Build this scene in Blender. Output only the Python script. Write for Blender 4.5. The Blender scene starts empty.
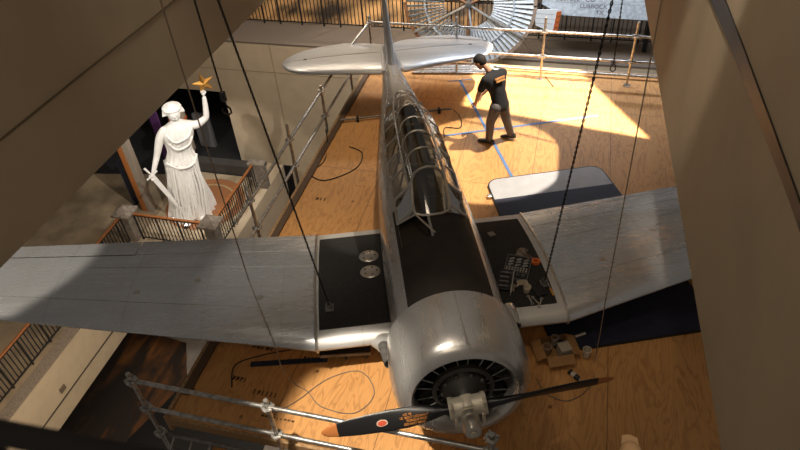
import bpy, math, random
from mathutils import Vector, Matrix, Euler
random.seed(7)
PI = math.pi
S = bpy.context.scene
C = S.collection
# ---------------------------------------------------------------- camera
cd = bpy.data.cameras.new('camera'); cam = bpy.data.objects.new('camera', cd); C.objects.link(cam)
cam.matrix_world = Matrix(((0.96903311, -0.11974495, 0.21595365, 0.48275706),
                           (0.24057983, 0.65490132, -0.71639766, -3.32054374),
                           (-0.05564333, 0.74616715, 0.66342928, 6.46056798), (0, 0, 0, 1)))
cd.sensor_width = 36; cd.lens = 644.977 / 800 * 36; cd.clip_start = .05; cd.clip_end = 200
cd.dof.use_dof = True; cd.dof.focus_distance = 9.0; cd.dof.aperture_fstop = 4.0
S.camera = cam
S.view_settings.view_transform = 'Standard'; S.view_settings.look = 'None'
S.view_settings.gamma = 1; S.view_settings.use_curve_mapping = False
S.view_settings.exposure = 0.0
# ---------------------------------------------------------------- world, museum spotlights and added fill lights
W = bpy.data.worlds.new('world'); S.world = W; W.use_nodes = True
bg = W.node_tree.nodes['Background']; bg.inputs[0].default_value = (1.0, .88, .76, 1); bg.inputs[1].default_value = .10


def spot(loc, to, power, size, blend=.3, col=(1, .78, .5), r=.05):
    l = bpy.data.lights.new('spotlight', 'SPOT'); l.energy = power; l.spot_size = math.radians(size)  # museum spotlights and the added unseen fill spots alike
    l.spot_blend = blend; l.color = col; l.shadow_soft_size = r
    o = bpy.data.objects.new('spotlight', l); C.objects.link(o); o.location = loc
    o.rotation_euler = (Vector(to) - Vector(loc)).to_track_quat('-Z', 'Y').to_euler()
    return o


def area(loc, to, power, sx, sy, col=(1, .78, .5)):  # unseen area lights added to brighten walls, galleries and beams
    l = bpy.data.lights.new('fill_light', 'AREA'); l.energy = power; l.shape = 'RECTANGLE'; l.size = sx; l.size_y = sy; l.color = col
    o = bpy.data.objects.new('fill_light', l); C.objects.link(o); o.location = loc
    o.rotation_euler = (Vector(to) - Vector(loc)).to_track_quat('-Z', 'Y').to_euler()
    return o


WARM = (1, .80, .58); NEUT = (1, .88, .72)
spot((2.6, 7.4, 9.5), (-.2, 7.8, 0), 22000, 32, .15, NEUT, .006)          # rear deck, hot
spot((2.3, 6.2, 9.2), (-.55, 5.6, 0), 8000, 15, .12, NEUT, .04)          # round pool by the man
spot((-2.0, -2.2, 9.0), (-1.15, .25, 0), 5500, 13, .3, NEUT, .11)       # front left deck and cowling
spot((-5.5, 1.0, 9.0), (-6.45, 1.15, 1.0), 2100, 20, .25, NEUT, .05)         # outer wing
spot((.3, -1.0, 9.5), (-.2, 3.8, 1), 250, 44, .6, WARM, .3)              # broad centre
spot((.6, 1.0, 9.5), (2.9, 3.5, 1), 1300, 20, .5, NEUT, .1)               # right wing
spot((-1.2, 6, 9.5), (-2.7, 4.6, 0), 1200, 30, .5, WARM, .1)              # left rear deck
spot((-6.2, 7.0, 1.2), (-10.4, 10.7, -5), 1500, 34, .3, (1, .93, .84), .05)  # statue
spot((-12.0, 6.0, 0.8), (-10.5, 10.7, -5), 700, 34, .3, (1, .93, .84), .05)
spot((1.4, 5.6, 9.3), (-1.35, 3.3, 1.5), 1700, 9, .4, NEUT, .03)             # unseen spot added to brighten the canopy
spot((-2.6, -1.6, 9.0), (-.40, .35, 1.8), 1500, 8, .6, NEUT, .4)            # extra unseen spot added to lift the cowling
spot((-1.8, .6, 8.6), (1.8, 1.2, 3.6), 130, 60, .8, WARM, .2)               # unseen fill added to lighten the right beam
spot((-3.0, 19.5, 3.0), (-3.5, 14.3, -2.3), 1500, 60, .4, WARM, .04)     # behind the upper railing
area((-5, 10, 3.5), (-5, 13.6, -4), 400, 4, 1.5, (1, .82, .62))
area((-8.5, 3, -4.5), (-12.2, 4, -8), 170, 3, 6, (1, .82, .62))
area((0, 10.5, 4), (0, 14, -3), 520, 5, 1, (.84, .9, 1))
area((-6, 19, 3.0), (-6, 19, -3), 230, 9, 4, (1, .74, .46))
area((-.4, -4.6, 8.8), (-.5, 2, 2), 45, 2.6, .8, (1, .80, .58))
spot((-2.4, .6, 9.5), (-2.8, 2.2, .9), 1000, 18, .6, NEUT, .5)         # unseen fill added over the inner left wing

# ---------------------------------------------------------------- materials
MATS = {}


def mat(name, col, rough=.6, metal=0., noise=0., nscale=8., col2=None, bump=0., coat=0., stretch=None, emit=0.):
    if name in MATS: return MATS[name]
    m = bpy.data.materials.new(name); m.use_nodes = True; nt = m.node_tree; b = nt.nodes['Principled BSDF']
    c = tuple(col) + (1,)
    b.inputs['Base Color'].default_value = c; b.inputs['Roughness'].default_value = rough; b.inputs['Metallic'].default_value = metal
    if coat: b.inputs['Coat Weight'].default_value = coat; b.inputs['Coat Roughness'].default_value = .15
    if emit: b.inputs['Emission Color'].default_value = c; b.inputs['Emission Strength'].default_value = emit
    tc = nt.nodes.new('ShaderNodeTexCoord'); mp = nt.nodes.new('ShaderNodeMapping'); nt.links.new(tc.outputs['Object'], mp.inputs[0])
    if stretch: mp.inputs['Scale'].default_value = stretch
    n = nt.nodes.new('ShaderNodeTexNoise'); n.inputs['Scale'].default_value = nscale; n.inputs['Detail'].default_value = 5
    nt.links.new(mp.outputs[0], n.inputs['Vector'])
    r = nt.nodes.new('ShaderNodeMix'); r.data_type = 'RGBA'
    d = col2 if col2 else tuple(x * (1 - max(noise, .08)) for x in col)
    r.inputs[6].default_value = c; r.inputs[7].default_value = tuple(d) + (1,)
    rr = nt.nodes.new('ShaderNodeMapRange'); rr.inputs[1].default_value = .4; rr.inputs[2].default_value = .62
    nt.links.new(n.outputs[0], rr.inputs[0]); nt.links.new(rr.outputs[0], r.inputs[0]); nt.links.new(r.outputs[2], b.inputs['Base Color'])
    if bump:
        bp = nt.nodes.new('ShaderNodeBump'); bp.inputs['Strength'].default_value = bump; bp.inputs['Distance'].default_value = .01
        nt.links.new(n.outputs[0], bp.inputs['Height']); nt.links.new(bp.outputs[0], b.inputs['Normal'])
    MATS[name] = m
    return m


class NT:
    """small helper for math-heavy materials"""
    def __init__(s, m): s.t = m.node_tree; s.b = s.t.nodes['Principled BSDF']
    def n(s, k, **kw):
        x = s.t.nodes.new(k)
        for a, v in kw.items(): setattr(x, a, v)
        return x
    def put(s, sock, v):
        if hasattr(v, 'is_output'): s.t.links.new(v, sock)
        else: sock.default_value = v
    def m(s, op, a, b=0., c=0.):
        x = s.n('ShaderNodeMath', operation=op); s.put(x.inputs[0], a); s.put(x.inputs[1], b); s.put(x.inputs[2], c); return x.outputs[0]
    def mix(s, f, a, b):
        x = s.n('ShaderNodeMix', data_type='RGBA'); s.put(x.inputs[0], f)
        s.put(x.inputs[6], a if hasattr(a, 'is_output') else tuple(a) + (1,)); s.put(x.inputs[7], b if hasattr(b, 'is_output') else tuple(b) + (1,)); return x.outputs[2]
    def noise(s, vec, scale, detail=4, dist=0.):
        x = s.n('ShaderNodeTexNoise'); s.t.links.new(vec, x.inputs['Vector']); x.inputs['Scale'].default_value = scale; x.inputs['Detail'].default_value = detail; x.inputs['Distortion'].default_value = dist; return x.outputs[0]
    def map(s, v, a, b, c=0., d=1.):
        x = s.n('ShaderNodeMapRange'); s.put(x.inputs[0], v); x.inputs[1].default_value = a; x.inputs[2].default_value = b; x.inputs[3].default_value = c; x.inputs[4].default_value = d; return x.outputs[0]
    def sc(s, vec, sx, sy, sz):
        x = s.n('ShaderNodeMapping'); s.t.links.new(vec, x.inputs[0]); x.inputs['Scale'].default_value = (sx, sy, sz); return x.outputs[0]


def newmat(name):
    m = bpy.data.materials.new(name); m.use_nodes = True; MATS[name] = m; return m, NT(m)


def skin_metal(name, axis_a, pa, axis_b, pb, col=(.60, .59, .57), rough=.34, metal=.55):
    """painted aluminium skin: panel seams every pa / pb metres, rivet dots along them, faint streaks"""
    m, t = newmat(name)
    tc = t.n('ShaderNodeTexCoord').outputs['Object']; sp = t.n('ShaderNodeSeparateXYZ'); t.t.links.new(tc, sp.inputs[0])
    A = sp.outputs[axis_a]; B = sp.outputs[axis_b]
    def line(v, per, w): return t.m('LESS_THAN', t.m('PINGPONG', t.m('ADD', v, 2.05 if per > 3 else 0.), per / 2), w)
    la = line(A, pa, .0028); lb = line(B, pb, .0028)
    ra = t.m('MULTIPLY', line(A, pa, .016), t.m('MULTIPLY', t.m('GREATER_THAN', t.m('PINGPONG', A, pa / 2), .010), line(B, .045, .007)))
    rb = t.m('MULTIPLY', line(B, pb, .016), t.m('MULTIPLY', t.m('GREATER_THAN', t.m('PINGPONG', B, pb / 2), .010), line(A, .045, .007)))
    f = t.m('MAXIMUM', t.m('MAXIMUM', la, lb), t.m('MULTIPLY', t.m('MAXIMUM', ra, rb), .7))
    sx = [1, 1, 1]; sx[axis_a] = .5; sx[axis_b] = 4
    st = t.map(t.noise(t.sc(tc, *sx), 3, 6), .35, .7)
    dirt = t.map(t.noise(tc, 2.2, 5, .5), .45, .75)
    base = t.mix(t.m('MULTIPLY', st, .6), col, tuple(x * .84 for x in col))
    base = t.mix(t.m('MULTIPLY', dirt, .45), base, tuple(x * y * .8 for x, y in zip(col, (1, .95, .86))))
    base = t.mix(t.m('MULTIPLY', f, .4), base, (.22, .21, .20))
    t.put(t.b.inputs['Base Color'], base); t.b.inputs['Metallic'].default_value = metal
    t.put(t.b.inputs['Roughness'], t.map(st, 0, 1, rough - .05, rough + .08))
    bp = t.n('ShaderNodeBump'); bp.inputs['Strength'].default_value = .12; bp.inputs['Distance'].default_value = .01; bp.invert = True
    t.put(bp.inputs['Height'], t.m('MULTIPLY', t.noise(tc, 2.5, 2), 1.5)); t.put(t.b.inputs['Normal'], bp.outputs[0])
    return m


M_WING = skin_metal('wing aluminium', 0, .92, 1, 9.3, (.74, .77, .81), .27, .7)
M_CENTRE = skin_metal('centre wing aluminium', 0, .92, 1, 9.3, (.62, .62, .61), .46, .45)
M_FUSE = skin_metal('fuselage aluminium', 1, .74, 2, 9.36, (.62, .61, .60), .28, .75)
M_COWL = skin_metal('cowling aluminium', 1, 9.39, 0, 9.4, (.66, .65, .64), .30, .75)
M_TAIL = skin_metal('tail aluminium', 0, 9.66, 1, 9.9, (.58, .59, .61), .34, .6)


def plywood(name, base=(.68, .43, .19), dark=(.40, .20, .07)):
    m, t = newmat(name)
    tc = t.n('ShaderNodeTexCoord').outputs['Object']; sp = t.n('ShaderNodeSeparateXYZ'); t.t.links.new(tc, sp.inputs[0])
    # each 1.22 x 2.44 sheet has a grain offset of its own
    ix = t.m('FLOOR', t.m('DIVIDE', t.m('ADD', sp.outputs[0], 3.46), 1.22)); iy = t.m('FLOOR', t.m('DIVIDE', sp.outputs[1], 2.44))
    idn = t.m('ADD', t.m('MULTIPLY', ix, 7.3), t.m('MULTIPLY', iy, 13.7))
    cb = t.n('ShaderNodeCombineXYZ'); t.put(cb.inputs[0], sp.outputs[0]); t.put(cb.inputs[1], sp.outputs[1]); t.put(cb.inputs[2], idn)
    v = t.sc(cb.outputs[0], 3.0, .65, 1)
    g = t.noise(v, 1.6, 3, .6)
    rings = t.m('PINGPONG', t.m('MULTIPLY', g, 9.0), .5)
    ringf = t.map(rings, .26, .5)
    fine = t.noise(t.sc(cb.outputs[0], 60, 3, 1), 1.5, 3)
    patch = t.map(t.noise(cb.outputs[0], 1.1, 3), .35, .65)
    colr = t.mix(t.m('MULTIPLY', ringf, .6), base, dark)
    colr = t.mix(t.m('MULTIPLY', t.map(fine, .45, .7), .3), colr, dark)
    colr = t.mix(t.m('MULTIPLY', patch, .25), colr, (base[0] * 1.12, base[1] * 1.2, base[2] * 1.35))
    vo = t.n('ShaderNodeTexVoronoi'); t.t.links.new(cb.outputs[0], vo.inputs['Vector']); vo.inputs['Scale'].default_value = 2.3
    knot = t.m('LESS_THAN', vo.outputs['Distance'], .055)
    colr = t.mix(t.m('MULTIPLY', knot, .75), colr, (.10, .045, .015))
    sa = t.m('LESS_THAN', t.m('PINGPONG', t.m('ADD', sp.outputs[0], 3.46), .61), .005)
    sb = t.m('LESS_THAN', t.m('PINGPONG', sp.outputs[1], 1.22), .005)
    colr = t.mix(t.m('MULTIPLY', t.m('MAXIMUM', sa, sb), .7), colr, (.10, .05, .02))
    t.put(t.b.inputs['Base Color'], colr); t.b.inputs['Roughness'].default_value = .55
    return m


M_PLY = plywood('plywood', (.60, .305, .10), (.31, .125, .035))
M_EDGE = mat('plywood edge', (.42, .27, .13), .7, 0, .3, 30, (.26, .15, .07), stretch=(1, 1, 12))
M_WOODRAIL = mat('rail wood', (.34, .12, .035), .4, 0, .3, 14, stretch=(1, 1, 1))
M_BLACK = mat('black paint', (.012, .012, .013), .45)
M_WALK = mat('walkway grip', (.012, .012, .012), .9, 0, .5, 60, (.028, .027, .026), bump=.5)
M_GLARE = mat('antiglare paint', (.013, .010, .008), .7, 0, .3, 5, (.022, .015, .010))
M_BEIGE = mat('beige wall', (.44, .36, .25), .85, 0, .06, 1.5)
M_BEIGE2 = mat('beige fascia', (.52, .42, .29), .85, 0, .06, 3)
M_LEDGE = mat('granite ledge', (.30, .24, .18), .8, 0, .5, 60, (.14, .11, .085))
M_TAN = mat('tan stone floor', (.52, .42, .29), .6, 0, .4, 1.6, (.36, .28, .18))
M_CAMP = mat('painted desert floor', (.55, .33, .14), .8, 0, .5, .9, (.03, .02, .015), stretch=(1, .5, 1))
M_DARKFL = mat('dark carpet', (.012, .012, .013), .9, 0, .3, 30)
M_GREY = mat('grey floor', (.34, .30, .26), .5, 0, .2, 2)
M_STEEL = mat('galvanised tube', (.56, .55, .53), .35, .8, .25, 20, (.34, .33, .31))
M_STEEL_D = mat('grey dull steel', (.26, .25, .24), .45, .7, .3, 20)
M_CHAIN = mat('black chain steel', (.02, .018, .016), .4, .6)
M_ROPE = mat('grey cord', (.22, .17, .12), .8)
M_STONE = mat('newel stone', (.24, .20, .16), .7, 0, .4, 9, (.15, .125, .10))
M_MARBLE = mat('white plaster', (.86, .84, .80), .6, 0, .06, 6)
M_GOLD = mat('gilded star', (.80, .42, .10), .35, .7)
M_NAVY = mat('navy vinyl', (.012, .015, .036), .6, 0, .2, 12)
M_WHITE_V = mat('white vinyl', (.42, .42, .44), .55, 0, .1, 6)
M_BRIGHT = mat('polished steel', (.66, .62, .56), .28, .85)
M_CASTAL = mat('cast aluminium', (.72, .66, .54), .42, .35, .2, 14)
M_GLASSD = mat('dark rubber', (.02, .02, .02), .6)
M_ORANGE = mat('orange plastic', (.75, .16, .02), .4)
M_CARD = mat('cardboard', (.36, .19, .07), .8, 0, .15, 10)
M_CUP = mat('paper cup white', (.60, .54, .44), .6)
M_RAG = mat('grey rag', (.30, .25, .20), .95, 0, .4, 20)
M_TAPE = mat('blue masking tape', (.10, .20, .42), .7)
M_SKIN = mat('skin', (.50, .27, .17), .5)
M_SHIRT = mat('black cotton', (.014, .014, .016), .9)
M_JEANS = mat('grey denim', (.13, .12, .12), .9, 0, .3, 30)
M_TIP = mat('prop tip paint', (.50, .18, .05), .5)
M_STENCIL = mat('orange stencil paint', (.75, .30, .06), .6)
M_PALE = mat('pale blue painted wood', (.55, .62, .68), .6, 0, .25, 12, (.40, .45, .50))
M_BROWN = mat('weathered brown wood', (.26, .12, .05), .7, 0, .4, 12)
M_PURPLE = mat('purple banner', (.10, .03, .14), .7)
M_RED = mat('red enamel', (.50, .08, .04), .5)
M_SOCKET = mat('dark chrome', (.55, .52, .48), .35, .6)


def glass_mat():
    m = bpy.data.materials.new('perspex'); m.use_nodes = True; nt = m.node_tree
    for n in list(nt.nodes): nt.nodes.remove(n)
    out = nt.nodes.new('ShaderNodeOutputMaterial'); mx = nt.nodes.new('ShaderNodeMixShader'); tr = nt.nodes.new('ShaderNodeBsdfTransparent')
    gl = nt.nodes.new('ShaderNodeBsdfGlossy'); gl.inputs['Roughness'].default_value = .06; tr.inputs[0].default_value = (.72, .66, .58, 1)
    lw = nt.nodes.new('ShaderNodeLayerWeight'); lw.inputs[0].default_value = .45
    mr = nt.nodes.new('ShaderNodeMapRange'); mr.inputs[3].default_value = .10; mr.inputs[4].default_value = .8
    nt.links.new(lw.outputs['Fresnel'], mr.inputs[0]); nt.links.new(mr.outputs[0], mx.inputs[0])
    nt.links.new(tr.outputs[0], mx.inputs[1]); nt.links.new(gl.outputs[0], mx.inputs[2]); nt.links.new(mx.outputs[0], out.inputs[0])
    return m


M_GLASS = glass_mat()


# ---------------------------------------------------------------- mesh helpers
class MB:
    def __init__(s): s.v = []; s.f = []
    def add(s, vs, fs):
        o = len(s.v); s.v += [tuple(v) for v in vs]; s.f += [tuple(i + o for i in f) for f in fs]; return s
    def box(s, c, d, rot=None, taper=1.):
        x, y, z = (k / 2 for k in d); vs = []
        for sz in (-1, 1):
            q = taper if sz > 0 else 1
            for sx, sy in ((-1, -1), (1, -1), (1, 1), (-1, 1)): vs.append(Vector((sx * x * q, sy * y * q, sz * z)))
        if rot is not None:
            R = rot if isinstance(rot, Matrix) else Euler(rot).to_matrix(); vs = [R @ v for v in vs]
        return s.add([v + Vector(c) for v in vs], [(3, 2, 1, 0), (4, 5, 6, 7), (0, 1, 5, 4), (1, 2, 6, 5), (2, 3, 7, 6), (3, 0, 4, 7)])
    def b2(s, lo, hi): return s.box([(a + b) / 2 for a, b in zip(lo, hi)], [b - a for a, b in zip(lo, hi)])
    def loft(s, rings, caps=True, closed=True, skip=None):
        n = len(rings[0]); vs = [p for r in rings for p in r]; fs = []
        for i in range(len(rings) - 1):
            for j in range(n if closed else n - 1):
                q = (i * n + j, i * n + (j + 1) % n, (i + 1) * n + (j + 1) % n, (i + 1) * n + j)
                if skip and skip([Vector(vs[k]) for k in q]): continue
                fs.append(q)
        if caps and closed: fs.append(tuple(range(n - 1, -1, -1))); fs.append(tuple((len(rings) - 1) * n + j for j in range(n)))
        return s.add(vs, fs)
    def tube(s, a, b, r, n=10, r2=None): return s.path([a, b], [r, r if r2 is None else r2], n)
    def path(s, pts, r, n=8, closed=False):
        pts = [Vector(p) for p in pts]; R = r if isinstance(r, (list, tuple)) else [r] * len(pts); rings = []
        up = None
        for i, p in enumerate(pts):
            if closed: t = pts[(i + 1) % len(pts)] - pts[i - 1]
            else: t = pts[min(i + 1, len(pts) - 1)] - pts[max(i - 1, 0)]
            t.normalize()
            if up is None: up = t.cross(Vector((0, 0, 1)) if abs(t.z) < .9 else Vector((1, 0, 0))).normalized()
            else: up = (up - t * up.dot(t)).normalized()
            w = t.cross(up)
            rings.append([p + (up * math.cos(2 * PI * k / n) + w * math.sin(2 * PI * k / n)) * R[i] for k in range(n)])
        if closed: rings.append(rings[0]); return s.loft(rings, caps=False)
        return s.loft(rings)
    def lathe(s, prof, o=(0, 0, 0), ax=(0, 0, 1), n=32, caps=False):
        A = Vector(ax).normalized(); U = A.cross(Vector((0, 0, 1)) if abs(A.z) < .9 else Vector((1, 0, 0))).normalized(); V = A.cross(U); o = Vector(o)
        return s.loft([[o + A * h + (U * math.cos(2 * PI * k / n) + V * math.sin(2 * PI * k / n)) * r for k in range(n)] for r, h in prof], caps=caps)
    def ell(s, c, r, n=14, m=8, rot=None):
        rings = []
        R = Euler(rot).to_matrix() if rot else Matrix.Identity(3)
        for i in range(m + 1):
            a = -PI / 2 + PI * i / m
            rings.append([Vector(c) + R @ Vector((r[0] * math.cos(a) * math.cos(2 * PI * k / n) + 1e-5 * math.cos(2 * PI * k / n), r[1] * math.cos(a) * math.sin(2 * PI * k / n) + 1e-5 * math.sin(2 * PI * k / n), r[2] * math.sin(a))) for k in range(n)])
        return s.loft(rings)
    def prism(s, pts, d):
        n = len(pts); D = Vector(d); vs = [Vector(p) for p in pts] + [Vector(p) + D for p in pts]
        return s.add(vs, [tuple(range(n - 1, -1, -1)), tuple(range(n, 2 * n))] + [(i, (i + 1) % n, n + (i + 1) % n, n + i) for i in range(n)])
    def build(s, name, m, parent=None, smooth=True, bevel=0, label=None, kind=None, fix=True):
        me = bpy.data.meshes.new(name); me.from_pydata([tuple(v) for v in s.v], [], s.f); me.update()
        if fix:
            import bmesh
            bm = bmesh.new(); bm.from_mesh(me); bmesh.ops.recalc_face_normals(bm, faces=bm.faces); bm.to_mesh(me); bm.free()
        me.materials.append(m)
        if smooth:
            for p in me.polygons: p.use_smooth = True
            try: me.set_sharp_from_angle(angle=math.radians(38))
            except Exception: pass
        o = bpy.data.objects.new(name, me); C.objects.link(o)
        if parent: o.parent = parent
        if bevel:
            b = o.modifiers.new('bevel', 'BEVEL'); b.width = bevel; b.segments = 2; b.limit_method = 'ANGLE'
        if label: o['label'] = label
        if kind: o['kind'] = kind
        return o


def tag(o, label, cat, group=None, kind=None):
    o['label'] = label; o['category'] = cat
    if group: o['group'] = group
    if kind: o['kind'] = kind
    return o


def thing(name, label, cat, loc=(0, 0, 0), rot=(0, 0, 0), group=None):
    o = bpy.data.objects.new(name, None); C.objects.link(o); o.location = loc; o.rotation_euler = rot
    return tag(o, label, cat, group)


def struct(name, mb, m, **k): return mb.build(name, m, kind='structure', smooth=False, **k)


def skin(name, pts, edges, rad, m, parent=None, sub=2, root=0):
    me = bpy.data.meshes.new(name); me.from_pydata([tuple(p) for p in pts], edges, []); me.update()
    o = bpy.data.objects.new(name, me); C.objects.link(o); me.materials.append(m)
    sk = o.modifiers.new('skin', 'SKIN'); sk.use_smooth_shade = True
    if not me.skin_vertices: me.attributes.new  # the modifier adds the layer itself
    for i, r in enumerate(rad):
        v = me.skin_vertices[0].data[i]; v.radius = (r, r) if not isinstance(r, tuple) else r; v.use_root = (i == root)
    s = o.modifiers.new('sub', 'SUBSURF'); s.levels = sub; s.render_levels = sub
    dg = bpy.context.evaluated_depsgraph_get(); dg.update()
    nm = bpy.data.meshes.new_from_object(o.evaluated_get(dg)); o.modifiers.clear(); o.data = nm
    if not nm.materials: nm.materials.append(m)
    for p in nm.polygons: p.use_smooth = True
    if parent: o.parent = parent
    return o


def text(name, body, size, m, parent, loc, rot, ext=.002, align='CENTER'):
    cu = bpy.data.curves.new(name, 'FONT'); cu.body = body; cu.size = size; cu.extrude = ext; cu.align_x = align; cu.align_y = 'CENTER'
    t = bpy.data.objects.new(name, cu); C.objects.link(t)
    dg = bpy.context.evaluated_depsgraph_get(); dg.update()
    me = bpy.data.meshes.new_from_object(t.evaluated_get(dg)); bpy.data.objects.remove(t)
    me.materials.clear(); me.materials.append(m)
    o = bpy.data.objects.new(name, me); C.objects.link(o); o.parent = parent
    if isinstance(rot, Matrix): o.matrix_local = Matrix.Translation(loc) @ rot.to_4x4()
    else: o.location = loc; o.rotation_euler = rot
    return o


# ================================================================ SETTING
DX0, DX1, DY0, DY1 = -3.46, 4.6, -.06, 8.72
struct('floor_deck', MB().b2((DX0, DY0, -.03), (DX1, DY1, 0)), M_PLY)
struct('trim_deck_edge_front', MB().b2((DX0, DY0 - .04, -.13), (DX1, DY0, -.001)), M_EDGE)
struct('trim_deck_edge_left', MB().b2((DX0 - .045, DY0 - .04, -.25), (DX0, DY1 + .04, .03)), M_EDGE)
struct('trim_deck_edge_inner', MB().b2((DX0 + .0, DY0 + .3, .001), (DX0 + .10, DY1, .035)), mat('dark stained board', (.10, .06, .035), .7))
struct('trim_deck_edge_back', MB().b2((DX0, DY1, -.25), (DX1, DY1 + .05, .05)), M_EDGE)
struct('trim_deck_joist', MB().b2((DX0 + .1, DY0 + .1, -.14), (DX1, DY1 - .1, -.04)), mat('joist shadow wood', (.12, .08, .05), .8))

GZ = -11.5
struct('floor_ground', MB().b2((-26, -8, GZ - .2), (12, 13.6, GZ)), M_GREY)
mm, t = newmat('campfire terrazzo')
tc = t.n('ShaderNodeTexCoord').outputs['Object']
st = t.map(t.noise(t.sc(tc, 1.5, .28, 1), 1.1, 5, 1.2), .50, .72)
c_ = t.mix(st, (.035, .024, .018), (.26, .10, .025)); c_ = t.mix(t.map(t.noise(tc, .5, 3), .5, .62), c_, (.03, .024, .02))
t.put(t.b.inputs['Base Color'], c_); t.b.inputs['Roughness'].default_value = .5
struct('floor_mosaic', MB().prism([(-19, -2, GZ), (-11.55, -2, GZ), (-11.35, 4.7, GZ), (-10.55, 7.1, GZ), (-11.35, 8.55, GZ), (-19, 9.5, GZ)], (0, 0, .012)), mm)
struct('floor_platform_shade', MB().prism([(-11.54, -2, GZ), (-7, -2, GZ), (-7, 6.0, GZ), (-10.2, 6.6, GZ), (-10.54, 7.1, GZ), (-11.34, 4.7, GZ)], (0, 0, .012)), mat('platform shade black', (.010, .010, .011), .5))  # the platform's shadow, painted as a black floor patch
# left gallery and the statue's bay, one storey up
struct('floor_gallery_left', MB().b2((-26, -6, -8.85), (-11.95, 24, -7)), mat('dim tan stone floor', (.33, .25, .16), .6, 0, .4, 1.6, (.22, .17, .11)))  # darker copy of the tan floor, dim light put into the colour
struct('floor_statue_bay', MB().b2((-11.95, 8.8, -8.85), (-9.0, 13.6, -7)), M_TAN)
struct('floor_gallery_back', MB().b2((-11.95, 13.6, -8.85), (-8.5, 24, -7)), M_DARKFL)
struct('trim_ledge_left', MB().b2((-11.95, -6, -7.05), (-11.62, 8.8, -6.99)), M_LEDGE)
struct('wall_fascia_left', MB().b2((-11.95, -6, -8.85), (-11.64, 8.8, -7.05)), M_BEIGE2)
struct('trim_fascia_reveal', MB().b2((-11.67, -6, -8.27), (-11.63, 8.8, -8.22)), mat('reveal shadow gap', (.05, .04, .03), .9))
struct('wall_fascia_bay', MB().b2((-9.0, 8.8, -8.85), (-8.8, 13.6, -7)), M_BEIGE2)
struct('floor_bay_carpet', MB().prism([(-20, 12.7, -6.995), (-9.4, 12.7, -6.995), (-9.4, 20, -6.995), (-20, 20, -6.995)], (0, 0, .01)), M_DARKFL)
struct('floor_bay_dark', MB().prism([(-20, 11.2, -6.995), (-12.5, 12.4, -6.995), (-12.3, 12.7, -6.995), (-20, 12.7, -6.995)], (0, 0, .008)), M_DARKFL)
struct('wall_curb', MB().b2((-12.1, 12.75, -7), (-9.3, 13.1, -6.6)), mat('charcoal curb', (.06, .055, .05), .7))
medal = struct('floor_medallion', MB().lathe([(.001, 0), (1.32, 0), (1.32, .012), (.001, .012)], (-10.6, 11.1, -6.995), n=48), mat('medallion terracotta', (.36, .16, .07), .5))
struct('floor_medallion_ring', MB().lathe([(.95, .012), (1.02, .012), (1.02, .016), (.95, .016)], (-10.6, 11.1, -6.995), n=48), mat('medallion sand', (.50, .36, .20), .5))
# back wall with the opening, upper gallery
struct('wall_back', MB().b2((-10.42, 13.6, -11.5), (10, 13.9, -2.32)), M_BEIGE2)
struct('wall_back_lintel', MB().b2((-26, 13.6, -4.19), (-10.42, 13.9, -2.32)), M_BEIGE2)
struct('wall_back_daylight', MB().b2((-1.0, 13.57, -11.5), (10, 13.6, -2.5)), mat('cool daylight wall', (.24, .27, .34), .7))  # same back wall; its cool daylight tone painted as a grey overlay
struct('trim_back_joint', MB().b2((-26, 13.59, -3.32), (10, 13.6, -3.30)), mat('joint tan', (.36, .28, .19), .9))
for i, x in enumerate((-8.4, -5.2, -1.2, 1.1, 3.2)):
    struct('trim_back_seam', MB().b2((x, 13.588, -11.5), (x + .02, 13.6, -2.32)), mat('joint tan', (.36, .28, .19), .9))
struct('floor_upper_ledge', MB().b2((-26, 13.58, -2.335), (10, 15.2, -2.3)), mat('upper granite ledge', (.21, .17, .135), .8, 0, .5, 60, (.10, .08, .065)))
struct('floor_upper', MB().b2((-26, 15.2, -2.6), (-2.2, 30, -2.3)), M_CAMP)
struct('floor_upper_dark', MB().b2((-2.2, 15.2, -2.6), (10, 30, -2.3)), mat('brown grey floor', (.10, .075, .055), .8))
struct('wall_upper_back', MB().b2((-26, 24, -2.3), (10, 24.3, 4)), mat('brown upper wall', (.20, .13, .08), .9))
struct('wall_lower_back', MB().b2((-26, 20, -7), (-8.5, 20.3, -2.6)), M_DARKFL)
# the two beams of the gallery slot the aeroplane hangs in
bl = MB().prism([(-3.18, 7.5, 3.3), (-3.31, -3.2, 3.3), (-3.81, -3.2, 3.3), (-3.68, 7.5, 3.3)], (0, 0, 3.1))
struct('wall_left', bl, M_BEIGE)
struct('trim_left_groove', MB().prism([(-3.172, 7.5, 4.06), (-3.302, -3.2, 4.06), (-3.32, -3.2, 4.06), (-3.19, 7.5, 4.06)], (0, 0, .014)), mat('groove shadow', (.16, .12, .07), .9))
br = MB().prism([(1.53, 6.6, 2.4), (1.86, -2.4, 2.4), (2.5, -2.4, 2.4), (2.2, 6.6, 2.4)], (0, 0, 2.8))
struct('wall_right', br, M_BEIGE)


def rx(y): return 1.53 + (6.6 - y) * .0367


vs = []
ys = [3.6, 2.7, 1.4, .5, -.2, -.5, -1.4]
top = [4.21, 4.22, 4.215, 4.20, 4.185, 4.17, 4.16]; bot = [4.02, 4.03, 4.08, 4.09, 4.10, 4.09, 4.09]
g = MB()
g.loft([[(rx(y) - .012, y, b), (rx(y) - .012, y, tt), (rx(y) + .02, y, tt), (rx(y) + .02, y, b)] for y, tt, b in zip(ys, top, bot)])
struct('trim_right_groove', g, M_BLACK)


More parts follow.
